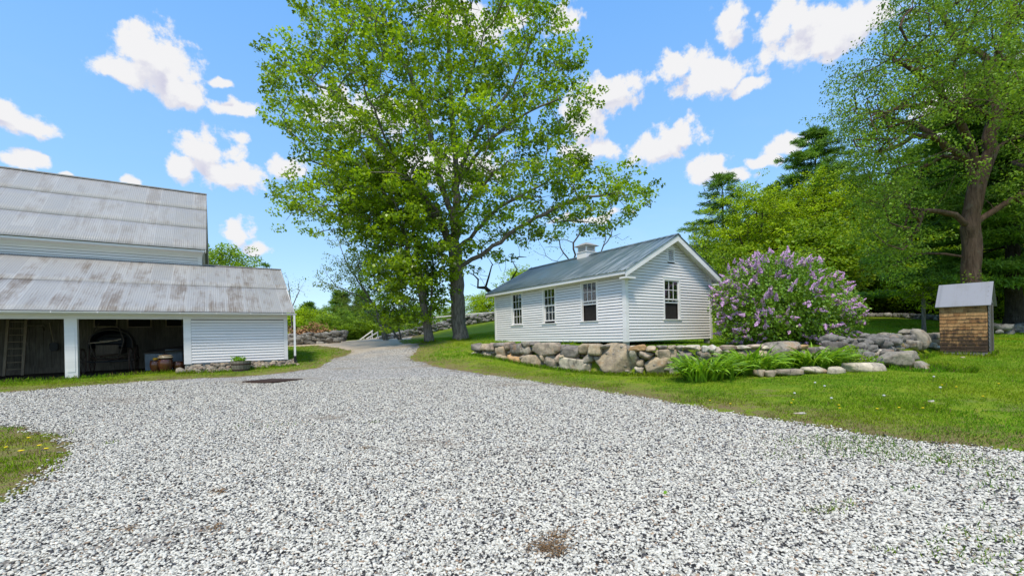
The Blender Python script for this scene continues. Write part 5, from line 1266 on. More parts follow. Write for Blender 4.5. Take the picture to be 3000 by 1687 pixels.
make_tree('maple_tree', HL_, hc, 'maple', 111, (.52, .52, .30), (.09, .19), M['lf_maple'], M['bark'], 'big maple tree beside the end of the gravel drive, its crown filling the sky', 'tree', 1, .40, droop=.55, upbias=.45, clvar=.7)
# --- its companion, multi-stemmed and leaning left
D1 = 24.3
CP = [(860,440),(850,520),(880,570),(925,610),(935,690),(955,800),(1010,815),(1080,790),(1130,720),(1145,620),(1120,520),(1060,420),(980,370),(900,390)]
cb = at(1258, 1000, D1); cb.z = h1(cb.x, cb.y) - .1
z7 = lambda *p: [(800 + a * .3312, 600 + b * .3312) for a, b in p]
CL_ = [[tuple(cb)] + lim(z7((1370,1100),(1345,980),(1320,850),(1300,720),(1220,520),(1190,350),(1130,180),(1050,20),(950,-120)), D1, -1),
 lim(z7((1345,980),(1350,880),(1325,700),(1290,500),(1270,350),(1240,200),(1200,0)), D1, 1.2), lim(z7((1395,1050),(1400,900),(1408,700),(1410,480),(1400,250)), D1, .3),
 lim(z7((1190,350),(1050,200),(900,130),(650,90),(300,60)), D1, -1.5), lim(z7((1130,180),(900,60),(600,-60),(350,-250)), D1, 1.5)]
make_tree('maple_tree', CL_, poly_clusters(CP, D1, 250, 3.0, 8), 'maple', 111, (.46, .46, .30), (.09, .18), M['lf_maple'], M['bark'], 'smaller leaning maple with split trunks left of the big maple', 'tree', 2, .23, droop=.5, upbias=.45, clvar=.7)

# --- old leaning tree on the right, conifers and the wood behind
def z8(*p): return [(1900 + a * .7246, b * .7246) for a, b in p]
D2 = 21.0
RP = [(980,-10),(940,120),(880,190),(830,300),(740,370),(722,440),(780,520),(790,640),(840,760),(860,900),(900,1050),(980,1140),(1060,1100),(1100,950),(1150,840),(1200,800),(1350,790),(1450,830),(1560,860),(1700,720),(1760,300),(1650,-240),(1300,-330),(1080,-230)]
RPs = [((1900 + a * .7246) / 1.1646, b * .7246 / 1.1646) for a, b in RP]
rb = at(2845, 960, D2); rb.z = h1(rb.x, rb.y) - .15
RL = [[tuple(rb)] + lim(z8((1303,1180),(1306,1050),(1300,920),(1318,800),(1345,700),(1385,610),(1400,480),(1392,350),(1420,200),(1480,60),(1500,-100)), D2, -.6),
 lim(z8((1320,760),(1290,660),(1240,610),(1180,572),(1070,548),(990,600)), D2, -1.2), lim(z8((1345,700),(1310,600),(1270,520),(1220,430),(1150,330),(1080,290),(1000,250)), D2, -2),
 lim(z8((1392,350),(1330,210),(1250,180),(1190,60),(1100,-40)), D2, 1), lim(z8((1385,610),(1440,575),(1520,545),(1620,500)), D2, -.5), lim(z8((1300,660),(1190,630),(1100,680),(1020,740),(960,800)), D2, 1.5),
 lim(z8((1300,900),(1240,868),(1180,856),(1110,850)), D2, -.8), lim(z8((1306,920),(1400,850),(1480,800),(1560,760)), D2, -1), lim(z8((1400,480),(1300,420),(1180,420),(1050,430),(900,470)), D2, -3), lim(z8((1395,500),(1460,380),(1540,300)), D2, 2.5),
 lim(z8((1180,572),(1080,500),(960,470),(840,440)), D2, 1), lim(z8((1100,680),(1060,800),(1040,900),(1000,1000)), D2, 1)]
rc = poly_clusters(RPs, D2, 900, 4.6, 12); kk = []
for c in rc:      # the fork and upper trunk stand free of leaves
    X_, Y_ = 1500 + c[0] / c[1] * F, HOR - (c[2] - EYE) / c[1] * F; a_, b_ = (X_ - 1900) / .7246, Y_ / .7246
    hole = (1040 < a_ < 1480 and 470 < b_ < 900); kk.append((not hole) or random.random() < .12)
rc = rc[np.array(kk)]
make_tree('old_tree', RL, rc, 'oval', 120, (.50, .50, .42), (.075, .135), M['lf_oak'], M['pine_bark'], 'huge old tree with thick dark twisting limbs behind the shingled hut', 'tree', 3, .37, droop=.9, upbias=.3, clvar=.6, rmin=.014, wig=.05, power=2.7)
# ivy on its trunk
r = np.random.default_rng(8); n = 70; zz = r.uniform(1.2, 3.3, n); aa = r.uniform(3.2, 6.2, n); cpos = np.stack([.46 * np.cos(aa), .46 * np.sin(aa), zz], 1)
o = link_mesh('ivy', leaves('ivy', 'oval', cpos, 8, (.10, .10, .12), (.07, .13), 4, droop=.6), M['lf_mid'], None); o.location = rb; tag(o, 'green creeper climbing the foot of the huge old tree', 'creeper')

def conifer(name, base, H, Rm, label, seed, n_wh=26, bare=.12, leafm=None, per=26, dens=1.0, droop=.12, group=None, trunk_r=.28, size=(.16, .34), shape=.75, bark=None, plates=5):
    r = np.random.default_rng(seed); root = empty(name, base, 0, label, 'tree', group)
    P_, par, R_ = [(0., 0., 0.)], [-1], [trunk_r * 1.0]; nt = 16
    for k in range(1, nt + 1): P_.append((r.normal(0, .04), r.normal(0, .04), H * k / nt)); par.append(k - 1); R_.append(trunk_r * (1 - .93 * k / nt))
    cen, axs = [], []
    for wv in range(n_wh):
        t_ = bare + (1 - bare) * (wv + r.random() * .6) / n_wh; z = H * t_; L_ = Rm * (1 - ((t_ - bare) / (1 - bare))) ** shape * r.uniform(.72, 1.1) + .25; i0 = int(t_ * nt); a0 = r.uniform(0, 6.28)
        for b in range(plates):
            a = a0 + 6.283 * b / plates + r.normal(0, .25); l = L_ * r.uniform(.65, 1.12); m_ = max(2, int(l / .55)); cur = min(i0, nt); d = np.array([math.cos(a), math.sin(a)])
            base_z = z + r.normal(0, .1); prev = None
            for q in range(1, m_ + 1):
                f_ = q / m_; p = (d[0] * l * f_, d[1] * l * f_, base_z + l * (.10 * f_ + .10 * f_ * f_ - droop * f_)); P_.append(p); par.append(cur); R_.append(max(.008, trunk_r * .16 * (1 - .85 * f_) * (1 - t_ * .6))); cur = len(P_) - 1
                if f_ > .22:
                    for s_ in range(max(1, int(3 * dens))):
                        o_ = r.uniform(-1, 1) * l * .30 * (1.15 - f_ * .6); cen.append((p[0] - d[1] * o_, p[1] + d[0] * o_, p[2] + r.normal(0, .06))); ax = np.array([d[0] * .8 - d[1] * np.sign(o_) * .5, d[1] * .8 + d[0] * np.sign(o_) * .5, .15]); axs.append(ax)
    P_ = np.array(P_, float); link_mesh('trunk', branch_mesh('trunk', P_, np.array(par), np.array(R_), thin=4, thick=9, rthr=.05), bark or M['dark_bark'], root)
    me = leaves('crown', 'needle', np.array(cen), per, (.24, .24, .07), size, seed, droop=-.1, upbias=.6, axis=np.array(axs), clvar=.8, width=.20)
    link_mesh('crown', me, leafm or M['lf_pine'], root); return root
def gz(X, d, Y=980): q = at(X, Y, d); return (q.x, q.y, h1(q.x, q.y) - .1)
def hpx(X, Ytop, d): q = at(X, Ytop, d); return q.z - h1(q.x, q.y)
conifer('pine_tree', gz(2125, 46), hpx(2125, 500, 46), 7.4, 'dark pine rising just behind the right end of the white house roof', 11, n_wh=22, per=26, dens=1.3, shape=.85, size=(.2, .42), plates=4)
conifer('pine_tree', gz(2400, 45), hpx(2400, 368, 45), 8.0, 'tallest dark pine behind the yellow green maples', 12, n_wh=22, per=34, dens=1.5, shape=.7, size=(.2, .42))
conifer('pine_tree', gz(2275, 50), hpx(2275, 545, 50), 5.0, 'dark pine half hidden between the two taller pines', 13, n_wh=20, per=34, dens=1.4, size=(.2, .42))
conifer('pine_tree', gz(2970, 25), 15.5, 6.8, 'spreading dark limbed pine at the right edge behind the hut', 14, n_wh=17, bare=.16, per=60, dens=2.2, shape=.35, trunk_r=.42, size=(.16, .32), droop=.22)
conifer('pine_tree', gz(2700, 42), 16, 6.0, 'pine with flat layered boughs between the rubble wall and the hut', 15, n_wh=16, bare=.14, per=40, dens=1.8, shape=.45, size=(.2, .4), droop=.15)
conifer('pine_tree', gz(3080, 34), 19, 6.5, 'tall pine in the far right corner behind the spreading pine', 16, n_wh=20, bare=.1, per=34, dens=1.6, shape=.5, size=(.2, .42))
conifer('pine_tree', gz(2870, 40), 17, 6.0, 'pine standing deep in the wood behind the huge old tree', 17, n_wh=18, bare=.1, per=34, dens=1.6, shape=.5, size=(.2, .42))

def broad(name, base, H, Rx, Ry, n, label, seed, leafm, per=60, size=(.12, .22), spread=(.55, .55, .3), low=.18, kind='oval', bark='dark_bark', root_r=.2, stems=1, top=.5, lean=(0, 0), group=None, droop=.35, flat=0.0, sub=1):
    r = np.random.default_rng(seed); base = np.array(base)
    limbs = []
    for s_ in range(stems):
        a = r.uniform(0, 6.28); sp = .0 if stems == 1 else .35
        limbs.append([tuple(base + np.array([sp * math.cos(a) * k * .5 * Rx / 3 + lean[0] * k / 5, sp * math.sin(a) * k * .5 * Ry / 3 + lean[1] * k / 5, H * .80 * k / 5])) for k in range(6)])
    C_ = []
    while len(C_) < n:
        d = r.normal(size=3); d /= np.linalg.norm(d); q = r.random() ** .42
        z = H * (low + (1 - low) / 2) + d[2] * q * H * (1 - low) / 2; tz = (z / H - low) / (1 - low); prof = (tz / top) ** .6 if tz < top else math.sqrt(max(0, 1 - ((tz - top) / (1 - top)) ** 2.2))
        nse = 1 + .28 * math.sin(3 * math.atan2(d[1], d[0]) + seed + tz * 5) + .15 * math.sin(7 * math.atan2(d[1], d[0]) + 9 * tz)
        C_.append(base + np.array([d[0] * q * Rx * nse * max(.25, prof) * 1.15 + lean[0] * z / H, d[1] * q * Ry * nse * max(.25, prof) * 1.15 + lean[1] * z / H, z]))
    return make_tree(name, limbs, np.array(C_), kind, per, spread, size, leafm, M[bark], label, 'tree', seed, root_r, group, droop=droop, clvar=.9, step=.6)
broad('maple_tree', gz(2215, 41), hpx(2215, 520, 41), 5.2, 4.0, 300, 'bright yellow green tree behind the left of the lilac bush', 21, M['lf_yellow'], 84, stems=4, low=.10, size=(.12, .22), top=.45)
broad('maple_tree', gz(2430, 41), hpx(2430, 495, 41), 6.0, 4.0, 330, 'bright yellow green tree behind the right of the lilac bush', 22, M['lf_yellow'], 84, stems=3, low=.10, size=(.12, .22), top=.4)
broad('sapling', gz(2707, 24.5), hpx(2707, 800, 24.5), 1.8, 1.4, 46, 'small pale leaved sapling with a thin tan trunk left of the hut', 23, M['lf_yellow'], 45, low=.42, size=(.07, .13), spread=(.4, .4, .16), bark='bark', root_r=.09)
broad('leafy_tree', gz(2560, 43), hpx(2560, 560, 43), 5.4, 4.0, 280, 'mid green tree with drooping boughs right of the yellow green trees', 24, M['lf_mid'], 80, stems=2, low=.10, root_r=.22)
broad('leafy_tree', gz(2660, 43), hpx(2660, 620, 43), 4.4, 3.4, 220, 'green tree with low boughs behind the pale sapling', 27, M['lf_mid'], 80, stems=2, low=.04)
broad('leafy_tree', gz(2960, 31), hpx(2960, 700, 31), 3.6, 2.6, 150, 'green tree filling the gap right of the hut behind the spreading pine', 28, M['lf_yellow'], 70, stems=2, low=.04)
broad('leafy_tree', gz(2150, 38), hpx(2150, 700, 36), 4.0, 3.0, 150, 'green tree just right of the white house gable', 25, M['lf_mid'], 70, stems=2, low=.05)
# the wood: a few tree builds copied over the ground behind
wood = []
for k, (nm, lf, hh, rx, low) in enumerate((('wood_tree', 'lf_mid', 11, 4.2, .06), ('wood_tree', 'lf_oak', 13, 4.6, .06), ('wood_tree', 'lf_yellow', 9, 4.0, .05), ('wood_tree', 'lf_pine', 12, 4.0, .04))):
    wood.append(broad(nm, (0, 0, 0), hh, rx, rx, 170, 'w', 40 + k, M[lf], 90, low=low, size=(.2, .34), spread=(.85, .85, .5), root_r=.2, stems=1 if k != 2 else 3))
wood_lbl = {}
rw = random.Random(9); first = [True] * 4
def place_wood(k, X, d, sc, label, grp_='trees of the wood at the back right', h=None):
    b = gz(X, d)
    if first[k]: o = wood[k]; first[k] = False
    else: o = copy_tree(wood[k])
    o.location = b; s_ = sc if h is None else h / (11, 13, 9, 12)[k]
    q_ = s_ ** .75; o.scale = (q_ * rw.uniform(.9, 1.15), q_ * rw.uniform(.9, 1.15), s_); o.rotation_euler.z = rw.uniform(0, 6.28); o['label'] = label; o['group'] = grp_; return o
for i, (k, X, d, sc) in enumerate(((0,2080,58,.85),(3,2180,62,1.1),(1,2290,60,1.2),(0,2350,52,1.1),(3,2440,56,1.3),(1,2520,50,1.2),(0,2600,46,1.1),(3,2650,52,1.3),(0,2760,45,1.15),(1,2830,52,1.2),(3,2900,46,1.25),(0,2960,38,1.0),(1,3010,46,1.3),(3,3090,42,1.3),(0,3150,36,1.2),(2,2780,42,.85),(2,2620,42,.85),(0,2500,42,.8),(0,2930,32,.6),(2,3020,31,.55),(0,2860,34,.7),(2,2660,45,1.0),(2,2900,36,.8),(0,2740,42,.8),(2,2310,40,.9),(2,2980,44,1.0),(0,2420,36,.8),(1,2700,60,1.5),(3,2550,64,1.6),(1,2880,64,1.6),(0,3060,60,1.5))):
    place_wood(k, X, d, sc, 'leafy tree standing in the thick wood at the back right')
for i, (k, X, d, h) in enumerate(((2,880,48,5.0),(0,930,52,5.6),(3,985,56,6.6),(1,1040,52,5.4),(3,1100,56,6.2),(0,1160,60,5.0),(1,870,62,6),(1,1010,46,4.2),(0,1090,47,4.6),(3,800,60,5.6),(0,1225,64,6),(1,950,64,6.5),(2,840,46,4.6),(3,1060,64,7),(0,760,52,5),(0,1150,52,4.2),(0,955,44,3.4))):
    place_wood(k, X, d, 1, 'green tree in the low wood beyond the end of the drive', 'trees beyond the end of the drive', h)
for (k, X, d, h, lb) in ((2,1425,52,4.2,'yellow green tree behind the far wall just left of the white house'),(2,1545,56,6.4,'small green tree whose top shows above the left of the house roof'),(0,1310,66,4.6,'low green bush far off between the two roadside maples')):
    place_wood(k, X, d, 1, lb, None or 'small trees beyond the far stone wall', h)
broad('leafy_tree', gz(650, 46), hpx(640, 702, 46), 4.6, 3.6, 230, 'round dark green tree rising behind the end of the barn', 26, M['lf_mid'], 150, low=.05, size=(.14, .26), spread=(.7, .7, .4))
for X, d, h_, sd in ((1000, 50, 7.0, 71), (1065, 54, 7.6, 72), (905, 54, 6.2, 73)): conifer('spruce_tree', gz(X, d), h_, 2.0, ('dark spruce in the low wood left of the birches', 'dark spruce behind the two birches', 'dark spruce in the low wood beyond the brush heap')[sd - 71], sd, n_wh=16, per=24, dens=1.4, size=(.2, .4))
conifer('pine_tree', gz(783, 60), hpx(783, 763, 60), 2.2, 'tiny far pine tip above the shed roof', 31, n_wh=16, per=14)
# far wood edge closing the horizon
r = np.random.default_rng(77); cc = []
for k in range(900):
    a = r.uniform(-1.15, 1.15); d = r.uniform(85, 110); x, y = d * math.sin(a) * 1.3, d * math.cos(a) * .95 + 10; hmax = 3.0 if -.5 < a < .22 else 11
    cc.append((x, y, h1(x, y) + r.uniform(.3, hmax) * (.75 + .25 * math.sin(a * 37))))
o = link_mesh('distant_wood', leaves('distant_wood', 'oval', np.array(cc), 50, (2.6, 2.6, 1.2), (.5, 1.0), 5, clvar=.9), M['lf_oak'], None); tag(o, 'distant green woods closing the horizon', 'woods', kind='stuff')
r = np.random.default_rng(78); cc = []
for k in range(420):
    X = r.uniform(2060, 3300); d = r.uniform(47, 60); q = at(X, 960, d); cc.append((q.x, q.y, h1(q.x, q.y) + r.uniform(.1, 3.2)))
o = link_mesh('undergrowth', leaves('undergrowth', 'oval', np.array(cc), 60, (1.6, 1.2, .8), (.2, .45), 6, clvar=.9), M['lf_mid'], None); tag(o, 'dark undergrowth filling the foot of the wood', 'undergrowth', kind='stuff')

# birches leaning left of the companion maple, and thin young trees
def thin_tree(name, limbs, n, spread_r, label, seed, leafm, per=24, size=(.06, .13), bark='bark', root_r=.10, sp=(.35, .35, .25), droop=.8, lowcut=.25):
    r = np.random.default_rng(seed); C_ = []
    for k in range(n):
        L_ = limbs[int(r.integers(len(limbs)))]; t_ = lowcut + (1 - lowcut) * r.random(); f_ = t_ * (len(L_) - 1); i = min(int(f_), len(L_) - 2); p = np.array(L_[i]) + (np.array(L_[i + 1]) - np.array(L_[i])) * (f_ - i)
        C_.append(p + r.normal(0, 1, 3) * spread_r * (1.15 - .6 * t_) * np.array([1, 1, .6]))
    return make_tree(name, limbs, np.array(C_), 'oval', per, sp, size, leafm, M[bark], label, 'tree', seed, root_r, droop=droop, clvar=.6, rmin=.008, step=.4, upbias=.2)
def L(pts, d, ys=0, g=True):
    out = lim(pts, d, ys)
    if g: b = out[0]; out[0] = (b[0], b[1], h1(b[0], b[1]) - .1)
    return out
thin_tree('birch_tree', [L([(1128,965),(1100,900),(1060,840),(1020,780),(1000,730),(985,695)], 33, .5), L([(1100,900),(1040,860),(985,840),(950,790)], 33, -1, False), L([(1060,840),(1050,780),(1060,740)], 33, 1, False)], 110, .75, 'tall airy birch leaning left, its thin top above the low wood', 51, M['lf_birch'], 36, size=(.08, .16))
thin_tree('birch_tree', [L([(1135,965),(1120,900),(1105,840),(1085,780),(1078,752)], 34, .5), L([(1120,900),(1150,850),(1165,800)], 34, .6, False)], 120, .95, 'fuller grey green birch between the leaning birch and the maple', 52, M['lf_birch'], 36, droop=1.1)
thin_tree('birch_tree', [L([(1175,970),(1165,930),(1180,880)], 35, .5), L([(1150,968),(1120,935),(1060,900),(1010,870)], 35, -.6)], 90, .8, 'low birch with several slanting grey stems by the far wall', 53, M['lf_birch'], 36)
thin_tree('young_tree', [L([(852,985),(856,900),(848,850),(838,805)], 34, 0), L([(856,900),(878,850),(890,828)], 34, .5, False)], 14, .45, 'nearly leafless young tree just beyond the barn downspout', 54, M['lf_birch'], 12, root_r=.06)
# dead trees behind the house
def dead(limbs, label, seed, n, root_r, sr=.9, bare=True):
    r = np.random.default_rng(seed); root = empty('dead_tree', limbs[0][0], 0, label, 'tree'); C_ = []
    for k in range(n):
        L_ = limbs[int(r.integers(1, len(limbs)))]; f_ = (.3 + .7 * r.random()) * (len(L_) - 1); i = min(int(f_), len(L_) - 2); p = np.array(L_[i]) + (np.array(L_[i + 1]) - np.array(L_[i])) * (f_ - i); C_.append(p + np.abs(r.normal(0, 1, 3)) * np.array([r.choice([-1, 1]), 1, 1]) * sr)
    P_, par, R_, tips = nodes_tree(limbs, C_, seed=seed, root_r=root_r, rmin=.013, wig=.10, alpha=.1); link_mesh('trunk', branch_mesh('trunk', P_ - np.array(limbs[0][0]), par, R_), M['dead'], root)
    return root, P_, tips
dead([L([(1482,930),(1475,885),(1468,860)], 31), L([(1475,885),(1462,868),(1440,850),(1425,845),(1412,820),(1395,798)], 31, -.5, False), L([(1462,868),(1435,855),(1400,842),(1378,832)], 31, .3, False), L([(1468,860),(1476,820),(1482,780),(1480,760)], 31, 0, False), L([(1425,845),(1432,810),(1440,780)], 31, .5, False), L([(1475,885),(1500,850),(1515,790),(1498,760)], 31, 0, False)], 'black leafless dead tree between the big maple and the white house', 61, 26, .22)
o, P_, tips = dead([L([(1700,930),(1690,800),(1680,730)], 36), L([(1690,800),(1650,740),(1630,690),(1612,640)], 36, 0, False), L([(1680,730),(1700,680),(1720,650)], 36, 1, False), L([(1690,800),(1760,740),(1790,690),(1795,665)], 36, 1, False), L([(1690,800),(1600,750),(1575,700)], 36, -1, False), L([(1760,740),(1775,700),(1772,668)], 36, 1, False)], 'sparse half dead tree whose bare branch tips show above the house roof', 62, 60, .12)
b_ = np.array(o.location); sel = P_[tips][::2]
link_mesh('crown', leaves('crown', 'oval', sel - b_, 14, (.4, .4, .3), (.08, .16), 3), M['lf_mid'], o)
# brush heap
c = at(913, 972, 33.5); zb = h1(c.x, c.y); r = np.random.default_rng(6); n = 500; v = MB()
for k in range(420):
    a = np.array([c.x + r.normal(0, .75), c.y + r.normal(0, .5), zb + .6 + abs(r.normal(0, .35))]); d = r.normal(0, .32, 3); v.add([tuple(a), tuple(a + d), tuple(a + d + np.array([.02, 0, .03])), tuple(a + np.array([.02, 0, .03]))], [(0, 1, 2, 3)])
M['brush'] = mat_flat('dry_brush', (.36, .20, .10), .9); me = bpy.data.meshes.new('brush_heap'); me.from_pydata(v.v, [], v.f)
V = leaves('brush_heap', 'small', np.array([(c.x + r.normal(0, .8), c.y + r.normal(0, .5), zb + .5 + abs(r.normal(0, .38))) for k in range(90)]), 26, (.25, .25, .12), (.08, .2), 7)
o = link_mesh('brush_heap', V, M['brush']); tag(o, 'heap of dry orange brown brush behind the low dark stone wall', 'brush heap', kind='stuff')
me = None

# --- lilac bush
DLc = 17.0
LP = [(2118,930),(2105,870),(2125,840),(2150,800),(2190,774),(2240,766),(2300,760),(2350,768),(2405,780),(2440,812),(2470,850),(2510,905),(2522,925),(2490,955),(2470,985),(2420,1010),(2300,1015),(2180,1010),(2130,985)]
LPs = [(a / 1.1646, b / 1.1646) for a, b in LP]
lb = at(2300, 1005, DLc); lb.z = h1(lb.x, lb.y) - .1; r = np.random.default_rng(5)
lil = empty('lilac_bush', lb, 0, 'large lilac bush covered in purple blossom behind the stone wall', 'bush')
cl = poly_clusters(LPs, DLc, 420, 2.0, 3, lo=-.6)
lmb = [[tuple(np.array(lb) + np.array([dx * .2, dy * .2, 0])), tuple(np.array(lb) + np.array([dx, dy, 1.3])), tuple(np.array(lb) + np.array([dx * 2.0, dy * 1.7, 2.4]))] for dx, dy in ((0, 0), (-.5, .2), (.5, -.2), (.3, .4), (-.3, -.4), (-.8, 0), (.9, .1))]
P_, par, R_, tips = nodes_tree(lmb, cl, seed=4, root_r=.10, rmin=.008, step=.3); link_mesh('stems', branch_mesh('stems', P_ - np.array(lb), par, R_), M['bark'], lil)
link_mesh('foliage', leaves('foliage', 'oval', cl - np.array(lb), 88, (.27, .27, .25), (.07, .125), 9, droop=.7, upbias=.35, clvar=.4, width=1.1), M['lf_lilac'], lil)
def blossom_mesh(seed):
    r = np.random.default_rng(seed); n = 170; t_ = r.random(n); rad_ = .05 * (1 - t_) ** .7 * (.6 + .5 * r.random(n)); a = r.uniform(0, 6.28, n); pos = np.stack([rad_ * np.cos(a), rad_ * np.sin(a), t_ * .20 - .04], 1)
    nrm = np.stack([np.cos(a), np.sin(a), .3 + 0 * a], 1) + r.normal(0, .35, (n, 3)); R = rot_from(nrm, r.uniform(0, 6.28, n)); q = np.array([(-1, -1, 0), (1, -1, 0), (1, 1, 0), (-1, 1, 0)]) * .5
    q = np.array([(-.7,0,0),(0,-.7,0),(.7,0,0),(0,.7,0)]); V, Fc = stamp(q, [(0, 1, 2, 3)], pos, R, r.uniform(.014, .024, n)); return np_mesh('blossom', V, Fc, attrs={'v': ('FACE', r.random(n))})
def mat_blossom():
    m, t = new_mat('lilac_blossom'); v_ = t.attr('v')[2]; k = t.info()['Random']
    a = t.mix(k, (.50, .18, .46, 1), (.72, .37, .63, 1)); c = t.mix(v_, t.mix(1, a, (.75, .7, .8, 1), 'MULTIPLY'), (.84, .60, .82, 1)); return finish(m, t, c, .6, spec=.1)
M['blossom'] = mat_blossom(); bms = [blossom_mesh(k) for k in range(6)]
for b in bms: b.materials.append(M['blossom'])
ctr = np.array([lb.x, lb.y, lb.z + 1.75]); sc_ = []
for p in P_[tips]:
    e = (p - ctr) / np.array([2.9, 2.1, 2.0]); q = np.linalg.norm(e); hi = (p[2] - lb.z) / 3.8
    if q > .66 and p[1] < lb.y + .8: sc_.append((hi + .35 * abs(e[0]) + r.normal(0, .22), tuple(p), tuple(e / q)))
sc_.sort(reverse=True); allb = []
for k, (s_, p, e) in enumerate(sc_[:190]):
    for j in range(3):
        allb.append((np.array(p) + np.array(e) * .15 + r.normal(0, .13, 3), np.array(e) + np.array([0, 0, .4]) + r.normal(0, .4, 3), r.uniform(1.1, 1.65)))
allb.sort(key=lambda b: b[0][1]); rest = allb[100:]
for k, (p, d, s_) in enumerate(allb[:100]):
    o = bpy.data.objects.new('blossom', bms[k % 6]); COL.objects.link(o); o.parent = lil; o.location = p - np.array(lb); o.scale = (s_,) * 3; o.rotation_euler = Vector(d).to_track_quat('Z', 'Y').to_euler()
Vs, Fs, vv, b_ = [], [], [], 0
for k, (p, d, s_) in enumerate(rest):
    m_ = bms[k % 6]; co = np.zeros(len(m_.vertices) * 3); m_.vertices.foreach_get('co', co); co = co.reshape(-1, 3) * s_; R = np.array(Vector(d).to_track_quat('Z', 'Y').to_matrix()); Vs.append(co @ R.T + p - np.array(lb)); Fs.append(np.arange(len(co)).reshape(-1, 4) + b_); b_ += len(co); vv.append(np.random.default_rng(k).random(len(co) // 4))
link_mesh('blossoms', np_mesh('blossoms', np.concatenate(Vs), np.concatenate(Fs), attrs={'v': ('FACE', np.concatenate(vv))}), M['blossom'], lil)['kind'] = 'stuff'

# --- daylily clumps: arching strap leaves
M['lf_lily'] = leafmat('daylily_leaf', (.19, .38, .03), .45, .4, .4, (1.3, 1.1, 1), .4)
def strap_clump(name, X, Y, wpx, d_back, n, length, label, seed, w=.028, cat='plant', mat='lf_lily'):
    c = gnd(X, Y); cx_, cy_ = c[0], c[1] + d_back; z0 = h1(cx_, cy_); r = np.random.default_rng(seed); hw = wpx / F * cy_ / 2 * .62; Vs, Fs, vv, b_ = [], [], [], 0
    for k in range(n):
        bx, by = r.uniform(-hw, hw), r.normal(0, .16); a = math.atan2(by * 2.2, bx * 1.3) + r.normal(0, .8); l = length * r.uniform(.6, 1.15); d = np.array([math.cos(a), math.sin(a), 0]); sd = np.array([-d[1], d[0], 0]); ww = w * r.uniform(.7, 1.3); el = r.uniform(.9, 1.45); p = np.array([bx, by, 0.]); m_ = 8; vs = []
        bend = r.uniform(1.3, 2.5) / m_; tw = r.normal(0, .25)
        for j in range(m_ + 1):
            f_ = j / m_; wj = ww * (.6 + .8 * f_) * (1 - f_ ** 3) + .0015; s2_ = sd * math.cos(tw * j * .3) + np.array([0, 0, 1]) * math.sin(tw * j * .3); vs += [p - s2_ * wj, p + np.array([0, 0, -.25 * wj]), p + s2_ * wj]; dr_ = d * math.cos(el) + np.array([0, 0, math.sin(el)]); p = p + dr_ * l / m_; el -= bend * (.4 + f_ * 1.1)
            p[2] = max(p[2], .01)
        Vs.append(np.array(vs)); f_ = [(3*j+q, 3*j+q+1, 3*j+q+4, 3*j+q+3) for j in range(m_) for q in (0, 1)]; Fs.append(np.array(f_) + b_); b_ += len(vs); vv += [r.random()] * len(f_)
    o = link_mesh(name, np_mesh(name, np.concatenate(Vs), np.concatenate(Fs), smooth=True, attrs={'v': ('FACE', np.array(vv))}), M[mat]); o.location = (cx_, cy_, z0 - .02); return tag(o, label, cat)
strap_clump('daylily_clump', 2090, 1118, 190, .40, 420, .92, 'leftmost daylily clump, spilling over the grass before the stone wall', 1)
strap_clump('daylily_clump', 2222, 1098, 150, .32, 340, 1.0, 'tall middle daylily clump left of the leafy ground plants', 2)
strap_clump('daylily_clump', 2412, 1085, 150, .32, 340, .92, 'right daylily clump behind the granite edging blocks', 3)
c0 = gnd(2335, 1088); r = np.random.default_rng(2); cc = np.stack([c0[0] + r.uniform(-.62, .62, 260), c0[1] + .38 + r.uniform(-.28, .4, 260), np.zeros(260)], 1); cc[:, 2] = hgt(cc[:, 0], cc[:, 1]) + r.uniform(.03, .33, 260)
M['lf_lime'] = leafmat('lime_leaf', (.17, .36, .02), .35, .4, .45, (1.2, 1.1, 1), .3)
tag(link_mesh('leafy_ground_plants', leaves('leafy_ground_plants', 'oval', cc, 16, (.07, .07, .05), (.035, .07), 3, droop=.1, upbias=.9), M['lf_lime']), 'bright lime green bed of leafy plants between the daylily clumps', 'plants', kind='stuff')
def weed(X, Y, d, n, sx, sz, size, label, seed, mat='lf_mid', per=10):
    q = at(X, Y, d); z0 = h1(q.x, q.y); r = np.random.default_rng(seed); cc = np.stack([r.normal(0, sx, n), r.normal(0, .12, n), r.uniform(.03, sz, n)], 1)
    root = empty('leafy_weed', (q.x, q.y, z0), 0, label, 'plant'); link_mesh('foliage', leaves('foliage', 'oval', cc, per, (.06, .06, .05), size, seed, droop=.3), M[mat], root)
    v = MB()
    for p in cc[::2]: v.tube([(p[0] * .5, p[1] * .5, -.02), (p[0] * .8, p[1], p[2] * .6), tuple(p)], .004, 4)
    v.build('stems', M['bark'], root)
weed(2496, 1060, 12.9, 46, .20, .62, (.05, .10), 'dark green leafy weed growing against the rubble right of the daylilies', 1)
weed(2535, 1062, 13.0, 30, .16, .34, (.05, .09), 'low dark green weed left of the yellow green seedling', 4)
weed(2567, 1062, 12.7, 16, .09, .26, (.05, .08), 'yellow green seedling in front of the big square boulder', 2, 'lf_lime', 7)
weed(2035, 1003, 14.6, 16, .10, .16, (.04, .06), 'small green weed on top of the wall under the gable', 5, 'lf_mid', 6)
weed(1672, 1003, 17.0, 16, .12, .20, (.04, .07), 'small dark weed poking up between the wall and the house', 6, 'lf_mid', 6)
weed(1690, 996, 16.6, 10, .12, .16, (.04, .07), 'small green weed on the wall beneath the third window', 7, 'lf_lime', 6)
q = bw(1.76, -.80); r = np.random.default_rng(3); cc = np.stack([r.uniform(-.26, .1, 34), r.uniform(-.22, .2, 34), r.uniform(.40, .55, 34)], 1)
